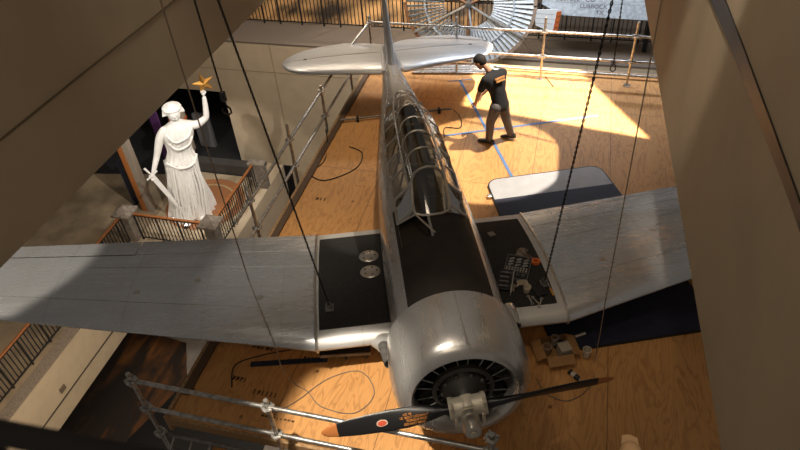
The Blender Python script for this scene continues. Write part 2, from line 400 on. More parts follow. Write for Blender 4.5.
# unseen lamp body added over the rear deck; its flaps shape the light pool
LP = Vector((2.6, 7.4, 9.5))
sl = thing('beam_shaper', 'unseen black lamp body with three flaps, added to shape the rear deck light', 'lamp', LP)
MB().lathe([(.12, .06), (.12, .4), (.06, .46), (.001, .46)], (0, 0, 0), (LP - Vector((-.2, 7.8, 0))).normalized(), n=20).build('housing', M_BLACK, sl)
MB().tube((.05, 0, .4), (.05, 0, 1.5), .02, 8).build('added_lamp_hanger', M_BLACK, sl)
def beam_flap(a, b, out):
    a = Vector(a); b = Vector(b); out = Vector(out); d = (b - a)
    q = [a - d * .0, b + d * .0, b + out, a + out]; f = .085
    MB().prism([(p - LP) * f for p in q], (0, 0, .004)).build('light_flap', M_BLACK, sl, False)
beam_flap((.3, 9.65, 0), (2.42, 5.95, 0), (5, 2.5, 0))
beam_flap((2.3, 6.55, 0), (-5, 7.82, 0), (.8, -6, 0))
beam_flap((-1.22, 5.5, 0), (-1.35, 12, 0), (-8, 0, 0))
for (x, y, w, n_) in ((-2.62, .42, .32, 6), (-2.95, .55, .2, 4), (-2.4, .16, .42, 9), (-2.9, 1.05, .3, 5), (-2.2, 1.0, .2, 4), (-3.1, 4.0, .2, 3)):
    m_ = MB(); rn = random.Random(int(x * 100))
    for k in range(n_):
        cx = x + w * k / n_; h = .07 if n_ < 9 else .025
        m_.b2((cx, y, .0005), (cx + w / n_ * .35, y + h, .0015))
        if rn.random() > .4: m_.b2((cx, y + h * .7 * rn.random(), .0005), (cx + w / n_ * .7, y + h * .75 + .01, .0015))
    struct('trim_ink_stamp', m_, mat('dark stamp ink', (.13, .065, .03), .8))

# ---------------------------------------------------------------- railings
def railing(label, p0, p1, z, step=.125, h=1.05, wood=True, group=None, panels=1):
    p0 = Vector(p0 + (z,)); p1 = Vector(p1 + (z,)); L = (p1 - p0).length; d = (p1 - p0).normalized(); ang = math.atan2(d.y, d.x)
    t = thing('railing', label, 'railing', p0, (0, 0, ang), group)
    MB().box((L / 2, 0, h), (L, .07, .05)).build('handrail', M_WOODRAIL if wood else M_BLACK, t, bevel=.008, label='brown wooden handrail' if wood else None)
    MB().box((L / 2, 0, h - .06), (L, .03, .03)).build('top_rail', M_BLACK, t)
    MB().box((L / 2, 0, .09), (L, .03, .03)).build('bottom_rail', M_BLACK, t)
    n = int(L / step)
    for i in range(n + 1):
        x = .02 + (L - .04) * i / n; big = i % 6 == 0
        w = .045 if big else .022
        MB().b2((x - w / 2, -w / 2, 0 if big else .09), (x + w / 2, w / 2, h - .05)).build('post' if big else 'baluster', M_BLACK, t, smooth=False)
    return t


for i in range(7):
    x0 = -10.6 + 2.05 * i
    railing(['black railing of the upper gallery, far corner panel', 'black railing panel of the upper gallery above the statue bay wall', 'black railing panel of the upper gallery above the left tailplane tip',
             'black railing panel of the upper gallery behind the tail fin', 'black railing panel behind the windmill wheel', 'black railing panel behind the windmill tail vane', 'black railing panel of the upper gallery next to the right hand wall'][i],
            (x0, 14.95), (x0 + 2.03, 14.95), -2.3, group='upper gallery railing panels', wood=False)
railing('black railing with wooden handrail between the two stone newels before the statue', (-11.78, 9.1), (-9.4, 9.1), -7, group='statue bay railings')
railing('black railing with wooden handrail running back beside the white statue', (-9.12, 9.4), (-9.12, 12.1), -7, group='statue bay railings')
railing('black railing with wooden handrail along the side gallery beyond the wing', (-12.1, 2.6), (-12.1, 8.9), -7, group='side gallery railings')
railing('black railing with wooden handrail along the side gallery nearest the camera', (-12.1, -2.6), (-12.1, 2.55), -7, group='side gallery railings')
for (x, y, l) in ((-12.05, 9.1, 'square stone newel post with pyramid cap, left of the statue'), (-9.14, 9.12, 'square stone newel post with pyramid cap, in front of the statue')):
    t = thing('newel_post', l, 'post', (x, y, -7), group='stone newel posts')
    MB().b2((-.17, -.17, 0), (.17, .17, 1.05)).build('shaft', M_STONE, t, False, bevel=.01)
    MB().b2((-.30, -.30, 1.05), (.30, .30, 1.13)).build('cap_slab', M_STONE, t, False, bevel=.01)
    MB().box((0, 0, 1.23), (.58, .58, .20), taper=.05).build('cap', M_STONE, t, False)
t = thing('newel_post', 'low dark stone pier where the statue bay railing meets the beige wall', 'post', (-9.05, 12.3, -7))
MB().b2((-.25, -.12, 0), (.25, .12, .95)).build('shaft', M_STONE, t, False, bevel=.01)
MB().b2((-.3, -.14, .95), (.3, .14, 1.03)).build('cap_slab', M_STONE, t, False, bevel=.01)

# gallery pillar left of the statue
t = thing('pillar', 'tall grey gallery pillar with an orange wooden side, beside the statue', 'pillar', (-12.35, 10.45, -7))
MB().b2((0, -.1, 0), (.2, .12, 5)).build('shaft', mat('pillar taupe', (.30, .25, .20), .8), t, False)
MB().b2((-.2, -.1, 0), (0, .1, 5)).build('wood_panel', mat('orange panel wood', (.42, .15, .04), .5), t, False, label='orange wooden panel')
MB().b2((-.30, -.06, .6), (-.2, .06, 5)).build('side_board', M_DARKFL, t, False)
tag(MB().b2((-13.35, 13.2, -7), (-13.05, 13.3, -4.9)).build('banner', M_PURPLE, smooth=False), 'dark purple upright banner on the carpet behind the statue bay', 'banner')
t = thing('display_stand', 'cylindrical pale drum exhibit at the back of the dark room', 'exhibit', (-12.75, 13.9, -7))
MB().lathe([(.001, 0), (.3, 0), (.3, 1.6), (.26, 1.7), (.001, 1.75)]).build('drum', mat('drum skin', (.45, .36, .26), .6), t)
MB().lathe([(.31, 1.3), (.33, 1.32), (.33, 1.42), (.31, 1.44)]).build('hoop', M_ORANGE, t)
tag(MB().b2((-12.35, 14.2, -7), (-11.75, 14.35, -5.6)).build('exhibit_screen', mat('grey display', (.16, .16, .17), .5), smooth=False), 'grey upright display panel in the dark room behind the statue', 'panel')
tag(MB().b2((-11.66, 4.0, -8.02), (-11.60, 4.2, -7.86)).build('wall_outlet', mat('brown metal box', (.16, .12, .08), .5), smooth=False, bevel=.005), 'small brown outlet box on the beige gallery fascia', 'outlet')
t = thing('floor_sign', 'dark blue panel with pale back leaning beside the pillar on the side gallery', 'sign', (-12.95, 10.9, -7))
MB().box((0, 0, .9), (.08, .7, 1.8)).build('board', mat('dark blue board', (.02, .03, .06), .6), t, False)
MB().box((-.06, 0, .8), (.05, .6, 1.2)).build('backing', mat('grey backing', (.25, .26, .28), .6), t, False)
for i, (px, py) in enumerate(((-11.2, 10.1), (-10.65, 9.85))):
    t = thing('floor_lamp', ['small lit floor spotlight at the statue foot, nearer the pillar', 'small lit floor spotlight at the statue foot, nearer the front newel'][i], 'lamp', (px, py, -7), group='statue floor spotlights')
    MB().lathe([(.001, 0), (.08, 0), (.08, .1), (.07, .12)]).build('housing', M_BLACK, t)
    MB().lathe([(.001, .11), (.045, .11), (.04, .125), (.001, .13)]).build('lens', mat('lit lens', (1, .95, .85), .5, emit=5), t)

# ---------------------------------------------------------------- scaffold
def rosette(p):
    m = MB(); m.lathe([(.03, -.012), (.062, -.008), (.062, .008), (.03, .012)], p, n=14)
    for k in range(4):
        a = k * PI / 2 + .4; m.box((p[0] + .055 * math.cos(a), p[1] + .055 * math.sin(a), p[2]), (.03, .02, .045), (0, 0, a))
    return m


def post(x, y, label, z1=1.12, z0=GZ, ros=(1.0, .5, 0), group='scaffold uprights'):
    t = thing('scaffold_upright', label, 'scaffold pole', (x, y, z0), group=group)
    MB().tube((0, 0, 0), (0, 0, z1 - z0), .024, 12).build('pole', M_STEEL, t)
    for r in ros: rosette((0, 0, r - z0)).build('rosette', M_STEEL, t, False)
    return t


def ledger(a, b, label, group='scaffold ledgers', m=None):
    t = thing('scaffold_rail', label, 'scaffold rail', a, group=group); v = Vector(b) - Vector(a); e = v.normalized()
    MB().tube(e * .05, v - e * .05, .024, 12).build('tube', m or M_STEEL, t)
    for q in (e * .045, v - e * .045): MB().box(q, (.05, .035, .07), (0, 0, math.atan2(v.y, v.x))).build('clamp', M_STEEL, t, False, bevel=.006)
    return t


PX = -3.5; FY = -.27; BY = 8.92
post(-3.45, FY, 'scaffold upright at the front corner of the deck')
post(-1.93, FY, 'scaffold upright at the front rail, next one in from the corner')
post(.26, FY, 'scaffold upright right below the propeller hub', 1.28, ros=(1.0, 1.22, .5))
for k, (a, b, n) in enumerate(((-3.45, -1.93, 'corner bay'), (-1.93, .26, 'bay below the propeller blade'))):
    for z, w in ((1.0, 'top'), (.5, 'middle')):
        ledger((a, FY, z), (b, FY, z), f'{w} scaffold rail across the front, {n}')
side = [2.95, 4.5, 6.04, 7.6]
nm = ['just behind the left wing', 'with the tall free top beside the deck', 'halfway along the side rail', 'under the left tailplane']
PX = -3.6
for y, n, zt_ in zip(side, nm, (1.02, 1.04, .86, .79)): post(PX, y, 'scaffold upright ' + n, zt_, ros=(.76, .25, -.3))
post(-3.36, 8.35, 'scaffold upright at the far corner of the deck behind the tail', 1.13)
for i, y in enumerate(side + [8.35]):
    for z, w, q in ((.76, 'top', 1.0), (.25, 'middle', .5)):
        x1 = PX if y < 8 else -3.36; y0 = 2.45 if i == 0 else side[i - 1]
        ledger((PX, y0, z), (x1, y, z if y < 8 else q), f'{w} scaffold rail along the side, bay ending {(nm + ["behind the tail"])[i]}')
fx = [-3.5, -1.6, .0, 1.72, 3.6]
fn = ['behind the fin', 'behind the man', 'ahead of the tail vane', 'beside the right wall']
FZ = 8.35
post(.07, 8.35, 'scaffold upright in the middle of the far rail', 1.28)
post(1.70, 8.35, 'scaffold upright at the far rail, nearest the right wall', 1.28)
post(-1.6, 8.35, 'scaffold upright behind the tailplane', 1.2)
for i, (a, b) in enumerate(((-3.36, -1.6), (-1.6, .07), (.07, 1.70), (1.70, 3.4))):
    for z, w in ((1.0, 'top'), (.5, 'middle')):
        ledger((a, 8.35, z), (b, 8.35, z), f'{w} scaffold rail across the far end, stretch {fn[i]}')
ledger((-.9, 8.62, .07), (2.9, 8.62, .07), 'bright scaffold tube lying along the far edge of the deck')
# lattice beam and lower deck in front
t = thing('lattice_girder', 'grey ladder girder slung below the front edge of the deck', 'girder', (-3.42, -.22, -.12))
MB().tube((0, 0, 0), (3.6, 0, 0), .024).build('chord', M_STEEL_D, t)
MB().tube((0, -.18, -.10), (3.6, -.18, -.10), .024).build('chord', M_STEEL_D, t)
for k in range(16): MB().tube((.08 + k * .23, 0, 0), (.08 + k * .23, -.18, -.10), .017, 8).build('rung', M_STEEL_D, t)
struct('floor_lower_deck', MB().b2((-2.95, -1.6, -.40), (0, -.10, -.36)), M_PLY)
t = thing('pipe_stack', 'x', 'pipe')
bpy.data.objects.remove(t)
for i in range(5):
    y = 8.22 + .075 * i; z = .026 + (.0 if i != 2 else .0)
    o = MB().tube((-2.5 + .02 * i, y, z), (-.75 + .03 * i, y + .32 - .09 + .0 * i, z), .024, 10).build('scaffold_tube', M_STEEL)
    tag(o, 'loose grey scaffold tube lying in the row on the deck under the tail', 'pipe', 'loose tubes under the tail')
for a, b, l, w in (((-1.72, 8.02), (-1.25, 8.17), 'short strip of blue tape crossing the end of a longer one on the deck', .025), ((-1.48, 8.07), (-.11, 5.12), 'long strip of blue tape running past the man towards the mat', .05), ((-1.43, 6.1), (1.2, 7.19), 'strip of blue tape crossing the sunny part of the deck', .045)):
    d = Vector((b[0] - a[0], b[1] - a[1], 0)); m_ = MB().box(((a[0] + b[0]) / 2, (a[1] + b[1]) / 2, .0025 + .003 * (w > .045) + .003 * (w > .03)), (d.length, w, .002), (0, 0, math.atan2(d.y, d.x)))
    tag(m_.build('tape_strip', M_TAPE, smooth=False), l, 'tape', 'blue tape on the deck')
tag(MB().path([(.16, 8.47, .012), (.34, 8.1, .012)], .012, 6).build('wood_stick', M_BROWN), 'thin wooden stick on the deck below the middle far upright', 'stick')

# ---------------------------------------------------------------- mat
t = thing('floor_mat', 'large floor mat with rounded corners, white end strip and navy body, under the right wing', 'mat', (-.49, 4.92, 0), (0, 0, .386))


def rrect(x0, y0, x1, y1, r, z):
    o = []
    for cx, cy, a0 in ((x1 - r, y1 - r, 0), (x0 + r, y1 - r, 90), (x0 + r, y0 + r, 180), (x1 - r, y0 + r, 270)):
        for k in range(7): a = math.radians(a0 + 15 * k); o.append((cx + r * math.cos(a), cy + r * math.sin(a), z))
    return [(x + (MF * (-y / 3.45) if x > .9 else 0), y, z) for x, y, z in o]


Lm = -3.45; MW = 1.86; MF = .24
MB().prism(rrect(-.02, Lm - .02, MW + .02, .02, .19, 0.001), (0, 0, .03)).build('border', M_BLACK, t, False, label='black piping')
MB().prism(rrect(0, Lm, MW, 0, .17, .002), (0, 0, .034)).build('white_end', M_WHITE_V, t, False, bevel=.006, label='white vinyl end')
MB().prism([p for p in rrect(-.004, Lm - .004, MW + .004, 0, .17, .003) if p[1] < -1] + [(MW + .004 + MF * .5 / 3.45, -.50, .003), (-.004, -.50, .003)], (0, 0, .038)).build('navy_body', M_NAVY, t, False, bevel=.006, label='navy vinyl body')
MB().box((-.06, -.40, .03), (.07, .07, .05)).build('buckle', M_BRIGHT, t, False, bevel=.01)

# ================================================================ AEROPLANE
ZH = 1.233
AR = (-.096, .0103, .3528)
plane = thing('airplane', 'silver low wing propeller airplane with black walkways, hung from chains over the plywood deck', 'airplane', (0, 0, ZH), AR)
PM = Matrix.Translation((0, 0, ZH)) @ Euler(AR).to_matrix().to_4x4()


def PW(p): return PM @ Vector(p)


# --- fuselage
ST = [(.80, .585, .625, -.63), (1.0, .595, .655, -.65), (1.25, .60, .672, -.67), (1.5, .60, .682, -.69), (1.72, .60, .69, -.70), (1.95, .60, .695, -.71), (2.2, .60, .70, -.72), (2.45, .595, .70, -.72),
      (2.8, .585, .70, -.71), (3.2, .57, .70, -.70), (3.7, .54, .70, -.66), (4.2, .50, .695, -.60), (4.7, .45, .68, -.54), (5.0, .41, .665, -.49), (5.3, .38, .645, -.45), (5.8, .325, .60, -.37), (6.3, .27, .55, -.29),
      (6.8, .215, .505, -.21), (7.3, .165, .465, -.14), (7.8, .115, .42, -.07), (8.2, .07, .37, .0), (8.45, .03, .32, .06)]


def ring(y, w, zt, zb, n=44, off=0.):
    out = []; e = 2 / 2.35; zc = .05 * 1 + (zt + zb) / 2 * 0
    zc = zb + (zt - zb) * .48
    for k in range(n):
        a = 2 * PI * (k + .5) / n; c, s = math.cos(a), math.sin(a)
        x = math.copysign(abs(c) ** e, c) * (w + off); z = math.copysign(abs(s) ** e, s)
        z = zc + z * ((zt - zc) if z > 0 else (zc - zb)) + (off if s > 0 else -off)
        out.append((x, y, z))
    return out


def cutaway(q):
    y = sum(v.y for v in q) / 4; x = sum(v.x for v in q) / 4; z = sum(v.z for v in q) / 4
    if z > .45 and 2.45 < y < 5.0 and abs(x) < .36 * (1 if y < 4.2 else .85): return True
    if z > .45 and 1.72 < y < 2.2 and -.41 < x < -.04: return True
    return False


MB().loft([ring(*s) for s in ST], skip=cutaway).build('fuselage', M_FUSE, plane, fix=False)
# matt black anti-glare deck ahead of the windscreen
ag = MB(); rr = []
for s in ST[:8]:
    y0 = s[0]; R_ = [Vector(p) for p in ring(*s, off=.004)]
    R_ = [p for p in R_ if p.z > .3 and abs(p.x) < .45]
    rr.append([p + Vector((0, 0, 0)) for p in R_])
n_ = min(len(r) for r in rr)
rr = [sorted(r, key=lambda p: p.x) for r in rr]
rr2 = []
for r in rr:
    # resample across x
    xs = [-.43 + .86 * k / 24 for k in range(25)]; row = []
    for x in xs:
        x = max(r[0].x, min(r[-1].x, x))
        for a, b in zip(r[:-1], r[1:]):
            if a.x <= x <= b.x:
                f = (x - a.x) / max(b.x - a.x, 1e-6); row.append(a.lerp(b, f)); break
    rr2.append(row)
ag.loft(rr2, caps=False, closed=False, skip=lambda q: 1.72 < sum(v.y for v in q) / 4 < 2.2 and -.40 < sum(v.x for v in q) / 4 < -.05)
ag.build('antiglare_panel', M_GLARE, plane, label='matt black anti-glare panel')
# cockpit interior
MB().loft([[(-w, y, .5), (w, y, .5), (w * .9, y, -.35), (-w * .9, y, -.35)] for y, w in ((1.3, .44), (3.0, .44), (4.2, .38), (5.1, .30))]).build('cockpit_tub', mat('cockpit interior', (.035, .028, .018), .8), plane, False, fix=False)
for sx in (-1, 1):
    MB().loft([[(sx * .40 * k, y, .585), (sx * .19 * k, y, .56), (sx * .19 * k, y, .53), (sx * .40 * k, y, .555)] for y, k in ((2.5, 1), (3.6, 1), (4.5, .88), (4.95, .78))]).build('cockpit_sill', mat('bare sill metal', (.72, .66, .56), .45, .3), plane, False)
for yy in (3.05, 4.15):
    sm = MB().box((0, yy, -.02), (.42, .42, .1)); sm.box((0, yy + .24, .32), (.42, .07, .66), (-.15, 0, 0)); sm.build('seat', mat('seat green', (.06, .055, .03), .7), plane, False, bevel=.02)
MB().box((0, 2.52, .50), (.66, .05, .34)).build('instrument_panel', M_BLACK, plane, False)
MB().path([(-.26, 3.55, .5), (-.2, 3.55, .92), (0, 3.55, 1.0), (.2, 3.55, .92), (.26, 3.55, .5)], .022, 8).build('rollover_bar', M_STEEL_D, plane)


# canopy section: half width at sill, shoulder, top
def csec(y, ws, zs, wt, zt, n=12):
    pts = [(-ws, y, zs), (-ws * .97 - .0, y, zs + (zt - zs) * .25), (-(wt + (ws - wt) * .18), y, zs + (zt - zs) * .55)]
    for k in range(n + 1):
        a = PI - PI * k / n; pts.append((wt * math.cos(a) * 1.0, y, zs + (zt - zs) * (.66 + .34 * math.sin(a))))
    pts += [(-p[0], p[1], p[2]) for p in reversed(pts[:3])]
    return pts


CS = [(2.43, .395, .60, .185, 1.13), (2.85, .40, .60, .19, 1.15), (3.28, .40, .60, .19, 1.15), (3.68, .395, .60, .185, 1.14), (4.1, .38, .60, .175, 1.12), (4.55, .34, .60, .16, 1.05), (4.95, .28, .60, .13, .93), (5.25, .20, .60, .10, .80)]
secs = [csec(*c) for c in CS]
MB().loft(secs, caps=False, closed=False).build('canopy_glass', M_GLASS, plane)
for s, c in zip(secs, CS):
    MB().path(s, .010 if c[0] != 2.43 else .017, 6).build('canopy_hoop', M_BRIGHT, plane)
for j in (0, len(secs[0]) - 1, 2, len(secs[0]) - 3): MB().path([s[j] for s in secs], .014, 6).build('canopy_rail', M_FUSE, plane)
for s0, s1 in zip(secs[:-1], secs[1:]):
    for j in (0, len(s0) - 1):
        jj = 2 if j == 0 else len(s0) - 3
        for f in (.5,):
            a = Vector(s0[j]).lerp(Vector(s1[j]), .1); b = Vector(s0[jj]).lerp(Vector(s1[jj]), .9)
            MB().tube(a, b, .015, 6).build('canopy_brace', M_BRIGHT, plane)
# windscreen
base = [(-.395, 2.16, .60), (-.28, 2.13, .66), (-.19, 2.12, .69), (-.1, 2.11, .705), (0, 2.105, .71), (.1, 2.11, .705), (.19, 2.12, .69), (.28, 2.13, .66), (.395, 2.16, .60)]
hs = secs[0]; idx = [0, 2, 4, 6, 9, 12, 14, 16, 18]; idx = [min(i, len(hs) - 1) for i in idx]
MB().loft([base, [hs[i] for i in idx]], caps=False, closed=False).build('windscreen_glass', M_GLASS, plane)
# front pane outline
fr = [(-.205, 2.2, .80), (-.195, 2.12, .73), (-.11, 2.09, .712), (0, 2.08, .715), (.11, 2.09, .712), (.195, 2.12, .73), (.205, 2.2, .80)]
arch = [(.19, 2.41, .96), (.16, 2.42, 1.06), (.09, 2.42, 1.12), (0, 2.42, 1.14), (-.09, 2.42, 1.12), (-.16, 2.42, 1.06), (-.19, 2.41, .96)]
MB().path(fr + arch, .016, 8, closed=True).build('windscreen_frame', M_BRIGHT, plane)
for s in (-1, 1):
    MB().path([(s * .205, 2.16, .77), (s * .40, 2.12, .60), (s * .395, 2.43, .62)], .014, 6).build('windscreen_frame', M_BRIGHT, plane)
MB().path([(-.40, 2.10, .615), (-.19, 2.10, .725), (-.02, 1.74, .715)], .012, 6).build('access_frame', M_BRIGHT, plane)

# --- cowling
prof = [(.475, .26), (.472, .19), (.478, .14), (.51, .105), (.56, .11), (.615, .155), (.652, .23), (.672, .34), (.68, .5), (.68, .68), (.672, .84), (.660, .84), (.655, .6), (.56, .3)]
MB().lathe(prof, (0, 0, 0), (0, 1, 0), n=72).build('cowling', M_COWL, plane)
MB().box((.02, .46, .683), (.012, .68, .006)).build('cowling_seam', mat('seam steel', (.48, .45, .42), .4, .7), plane, False)
# --- engine
en = MB().lathe([(.001, .06), (.09, .07), (.12, .12), (.2, .17), (.25, .24), (.26, .5), (.001, .5)], (0, 0, 0), (0, 1, 0), n=32).build('engine', mat('engine grey', (.05, .048, .045), .5, .5), plane)
for k in range(9):
    a = 2 * PI * k / 9 + PI / 2; u = Vector((math.cos(a), 0, math.sin(a))); m_ = MB(); pr_ = [(.001, .22)]
    for q in range(9): h = .24 + q * .025; pr_ += [(.075, h), (.085, h + .004), (.085, h + .01), (.072, h + .014)]
    pr_ += [(.06, .5), (.001, .52)]
    cy = MB().lathe(pr_, Vector((0, .36, 0)), u, n=14).build('cylinder', mat('engine black', (.018, .017, .016), .5, .4), en)
    for s in (-1, 1):
        w = Vector((-math.sin(a), 0, math.cos(a))) * s
        MB().tube(u * .22 + w * .03 + Vector((0, .22, 0)), u * .47 + w * .075 + Vector((0, .27, 0)), .007, 6).build('pushrod_tube', M_STEEL, cy)
MB().lathe([(.26, .0), (.30, .01), (.30, .05), (.26, .06)], (0, .18, 0), (0, 1, 0), n=32).build('ring_housing', mat('engine grey2', (.08, .075, .07), .45, .5), en)
for k in range(9):
    a = 2 * PI * (k + .5) / 9 + PI / 2
    MB().ell((.2 * math.cos(a), .19, .2 * math.sin(a)), (.03, .03, .03), 8, 6).build('nose_bolt_boss', mat('engine grey2', (.08, .075, .07)), en)

# --- propeller
prop = MB().lathe([(.001, .06), (.10, .06), (.105, -.02), (.09, -.07), (.001, -.08)], (0, 0, 0), (0, 1, 0), n=24).build('propeller_hub', M_CASTAL, plane)
TH = .1015
ca, sa_ = math.cos(TH), math.sin(TH)
U = Vector((ca, 0, sa_)); V = Vector((-sa_, 0, ca)); F = Vector((0, -1, 0))
MB().tube(U * -.165, U * .165, .098, 20).build('barrel', M_CASTAL, prop)
for s in (-1, 1):
    MB().tube(U * (s * .135), U * (s * .175), .108, 20).build('clamp_collar', M_CASTAL, prop)
    MB().box(U * (s * .155) + V * (.07) + F * .07, (.03, .07, .14), Matrix.Rotation(-TH, 3, 'Y')).build('counterweight_bracket', M_CASTAL, prop, False, bevel=.008)
    MB().box(U * (s * .13) - V * .09 + F * .07, (.03, .07, .14), Matrix.Rotation(-TH, 3, 'Y')).build('counterweight_bracket', M_CASTAL, prop, False, bevel=.008)
MB().lathe([(.07, .0), (.07, .06), (.082, .07), (.082, .11), (.072, .12), (.084, .14), (.084, .25), (.074, .275), (.001, .28)], (0, -.02, -.01), (0, -1, -.0), n=28).build('dome_cylinder', M_BRIGHT, prop)
MB().lathe([(.025, 0), (.035, .002), (.035, .012), (.001, .014)], (0, -.30, -.01), (0, -1, 0), n=16).build('dome_cap', M_CASTAL, prop)
for s in (-1, 1):
    secs_b = []; D = U * s; tips = []
    # chord direction (trailing to leading edge): left blade leads downwards, right blade leads upwards
    for r, ch, be, th in ((.15, .075, 60, .07), (.22, .08, 58, .065), (.30, .12, 54, .052), (.42, .165, 48, .04), (.56, .20, 42, .032), (.72, .212, 36, .026), (.90, .205, 31, .021), (1.08, .185, 27, .017), (1.22, .155, 25, .013), (1.31, .115, 24, .010), (1.355, .065, 23, .007), (1.372, .02, 23, .004)):
        b = math.radians(be - 9); chd = (V * s) * math.cos(b) + F * math.sin(b); nr = F * math.cos(b) - (V * s) * math.sin(b)
        e = [D * r + chd * (ch / 2 * math.cos(a)) + nr * (th * .8 * math.sin(a) * (1.2 if math.sin(a) > 0 else .7)) for a in [2 * PI * k / 20 for k in range(20)]]
        secs_b.append((r, e))
    bm_ = MB().loft([e for r, e in secs_b if r <= 1.23]).build('blade', mat('blade black', (.012, .012, .013), .38), prop, label='black propeller blade')
    MB().loft([[p + (p - D * r) * .01 for p in e] for r, e in secs_b if r >= 1.21]).build('blade_tip', M_TIP, bm_, label='orange blade tip')
    if s < 0:
        b = math.radians(30); chd = (V * s) * math.cos(b) + F * math.sin(b); nr = F * math.cos(b) - (V * s) * math.sin(b)
        Rm = Matrix((U, -chd, nr)).transposed()   # text runs along +U, up = away from the leading edge
        if Rm.determinant() < 0: Rm = Matrix((U, -chd, -nr)).transposed()

        def surf(r, k): return D * r + chd * k + nr * (.040 if r < .7 else .029)
        MB().lathe([(.001, 0), (.052, 0), (.052, .003), (.001, .003)], (0, 0, 0), (0, 0, 1), n=28).build('decal', mat('cream enamel', (.55, .48, .38), .5), bm_).matrix_local = Matrix.Translation(surf(.80, .0)) @ Rm.to_4x4() @ Matrix.Diagonal((1, .62, 1, 1))
        MB().lathe([(.001, 0), (.043, 0), (.043, .005), (.001, .005)], (0, 0, 0), (0, 0, 1), n=28).build('decal_centre', M_RED, bm_).matrix_local = Matrix.Translation(surf(.80, .0)) @ Rm.to_4x4() @ Matrix.Diagonal((1, .62, 1, 1))
        for i, (ln, r) in enumerate((('LO 10', .56), ('12  BOLT LOCKNUT', .50), ('TORQUE ROD', .48), ('DO NOT BEND', .50))):
            text('stencil', ln, .030, M_STENCIL, bm_, surf(r, -.045 + .032 * i) + nr * (.004), Rm, .001)


# --- flying surfaces
def naca(n=14):
    t = []
    for k in range(n + 1): c = .5 - .5 * math.cos(PI * k / n); t.append(c)
    return t


def foil(x, yle, yte, z, th, c0=0., c1=1., vert=False, camber=.02, n=14):
    """closed section ring between chord fractions c0..c1"""
    ch = yte - yle; cs = [c0 + (c1 - c0) * c for c in naca(n)]; up = []; lo = []
    for c in cs:
        yt = 5 * th * (.2969 * math.sqrt(max(c, 0)) - .126 * c - .3516 * c * c + .2843 * c ** 3 - .1015 * c ** 4) + .001
        cm = camber * 4 * c * (1 - c)
        up.append((c * ch + yle, (cm + yt) * ch)); lo.append((c * ch + yle, (cm - yt) * ch))
    pts = up + list(reversed(lo))
    if vert: return [(q, p, x) for p, q in pts]
    return [(x, p, z + q) for p, q in pts]


# centre section
YL, YT, WZ = 1.39, 3.58, -.50
cen = MB().loft([foil(x, YL, YT - .02, WZ, .14) for x in (-1.45, -.9, 0, .9, 1.45)]).build('centre_wing', M_CENTRE, plane)


def top_patch(x0, x1, c0, c1, off, name, m, par, label=None):
    secs = []
    for k in range(7):
        x = x0 + (x1 - x0) * k / 6; f = foil(x, YL, YT - .02, WZ, .14, c0, c1)[:15]
        secs.append([(a, b, c + off) for a, b, c in f] + [(a, b, c + .0005) for a, b, c in reversed(f)])
    return MB().loft(secs).build(name, m, par, label=label)


top_patch(-1.41, -.5, .085, .93, .005, 'walkway', M_WALK, plane, 'black grip walkway')
top_patch(.5, 1.36, .085, .93, .005, 'walkway', M_WALK, plane, 'black grip walkway strewn with tools')
for s in (-1, 1):
    f = foil(s * 1.45, YL, YT - .02, WZ, .14); f = [Vector(p) for p in f]
    MB().path([p + Vector((0, 0, .012 if i < 15 else -.012)) for i, p in enumerate(f)], .016, 6, closed=True).build('joint_strip', M_BRIGHT, plane)
for y in (2.78, 2.44):
    hz = [p for p in foil(-.74, YL, YT - .02, WZ, .14)[:15]]; z = min(hz, key=lambda p: abs(p[1] - y))[2] + .008
    o = MB().lathe([(.001, .014), (.115, .014), (.125, .008), (.13, 0)], n=28).build('access_cover', M_BRIGHT, plane, label='round silver access cover'); o.location = (-.76, y, z); o.rotation_euler = (-.07, 0, 0)
    for k in range(5):
        a = 2 * PI * k / 5; b_ = MB().lathe([(.012, 0), (.012, .004), (.001, .005)], n=8).build('screw', M_BLACK, o); b_.location = (.08 * math.cos(a), .08 * math.sin(a), .013)
for x, y in ((-1.28, 1.86), (1.29, 1.86)):
    o = MB().box((0, 0, .01), (.10, .12, .02)).box((0, 0, .035), (.03, .05, .05)).build('hoist_lug', M_STEEL_D, plane, False, bevel=.005); o.location = (x, y, -.318)

SW, DI, TT = .212, .083, .0016      # sweep, dihedral, trailing edge slope per metre of span


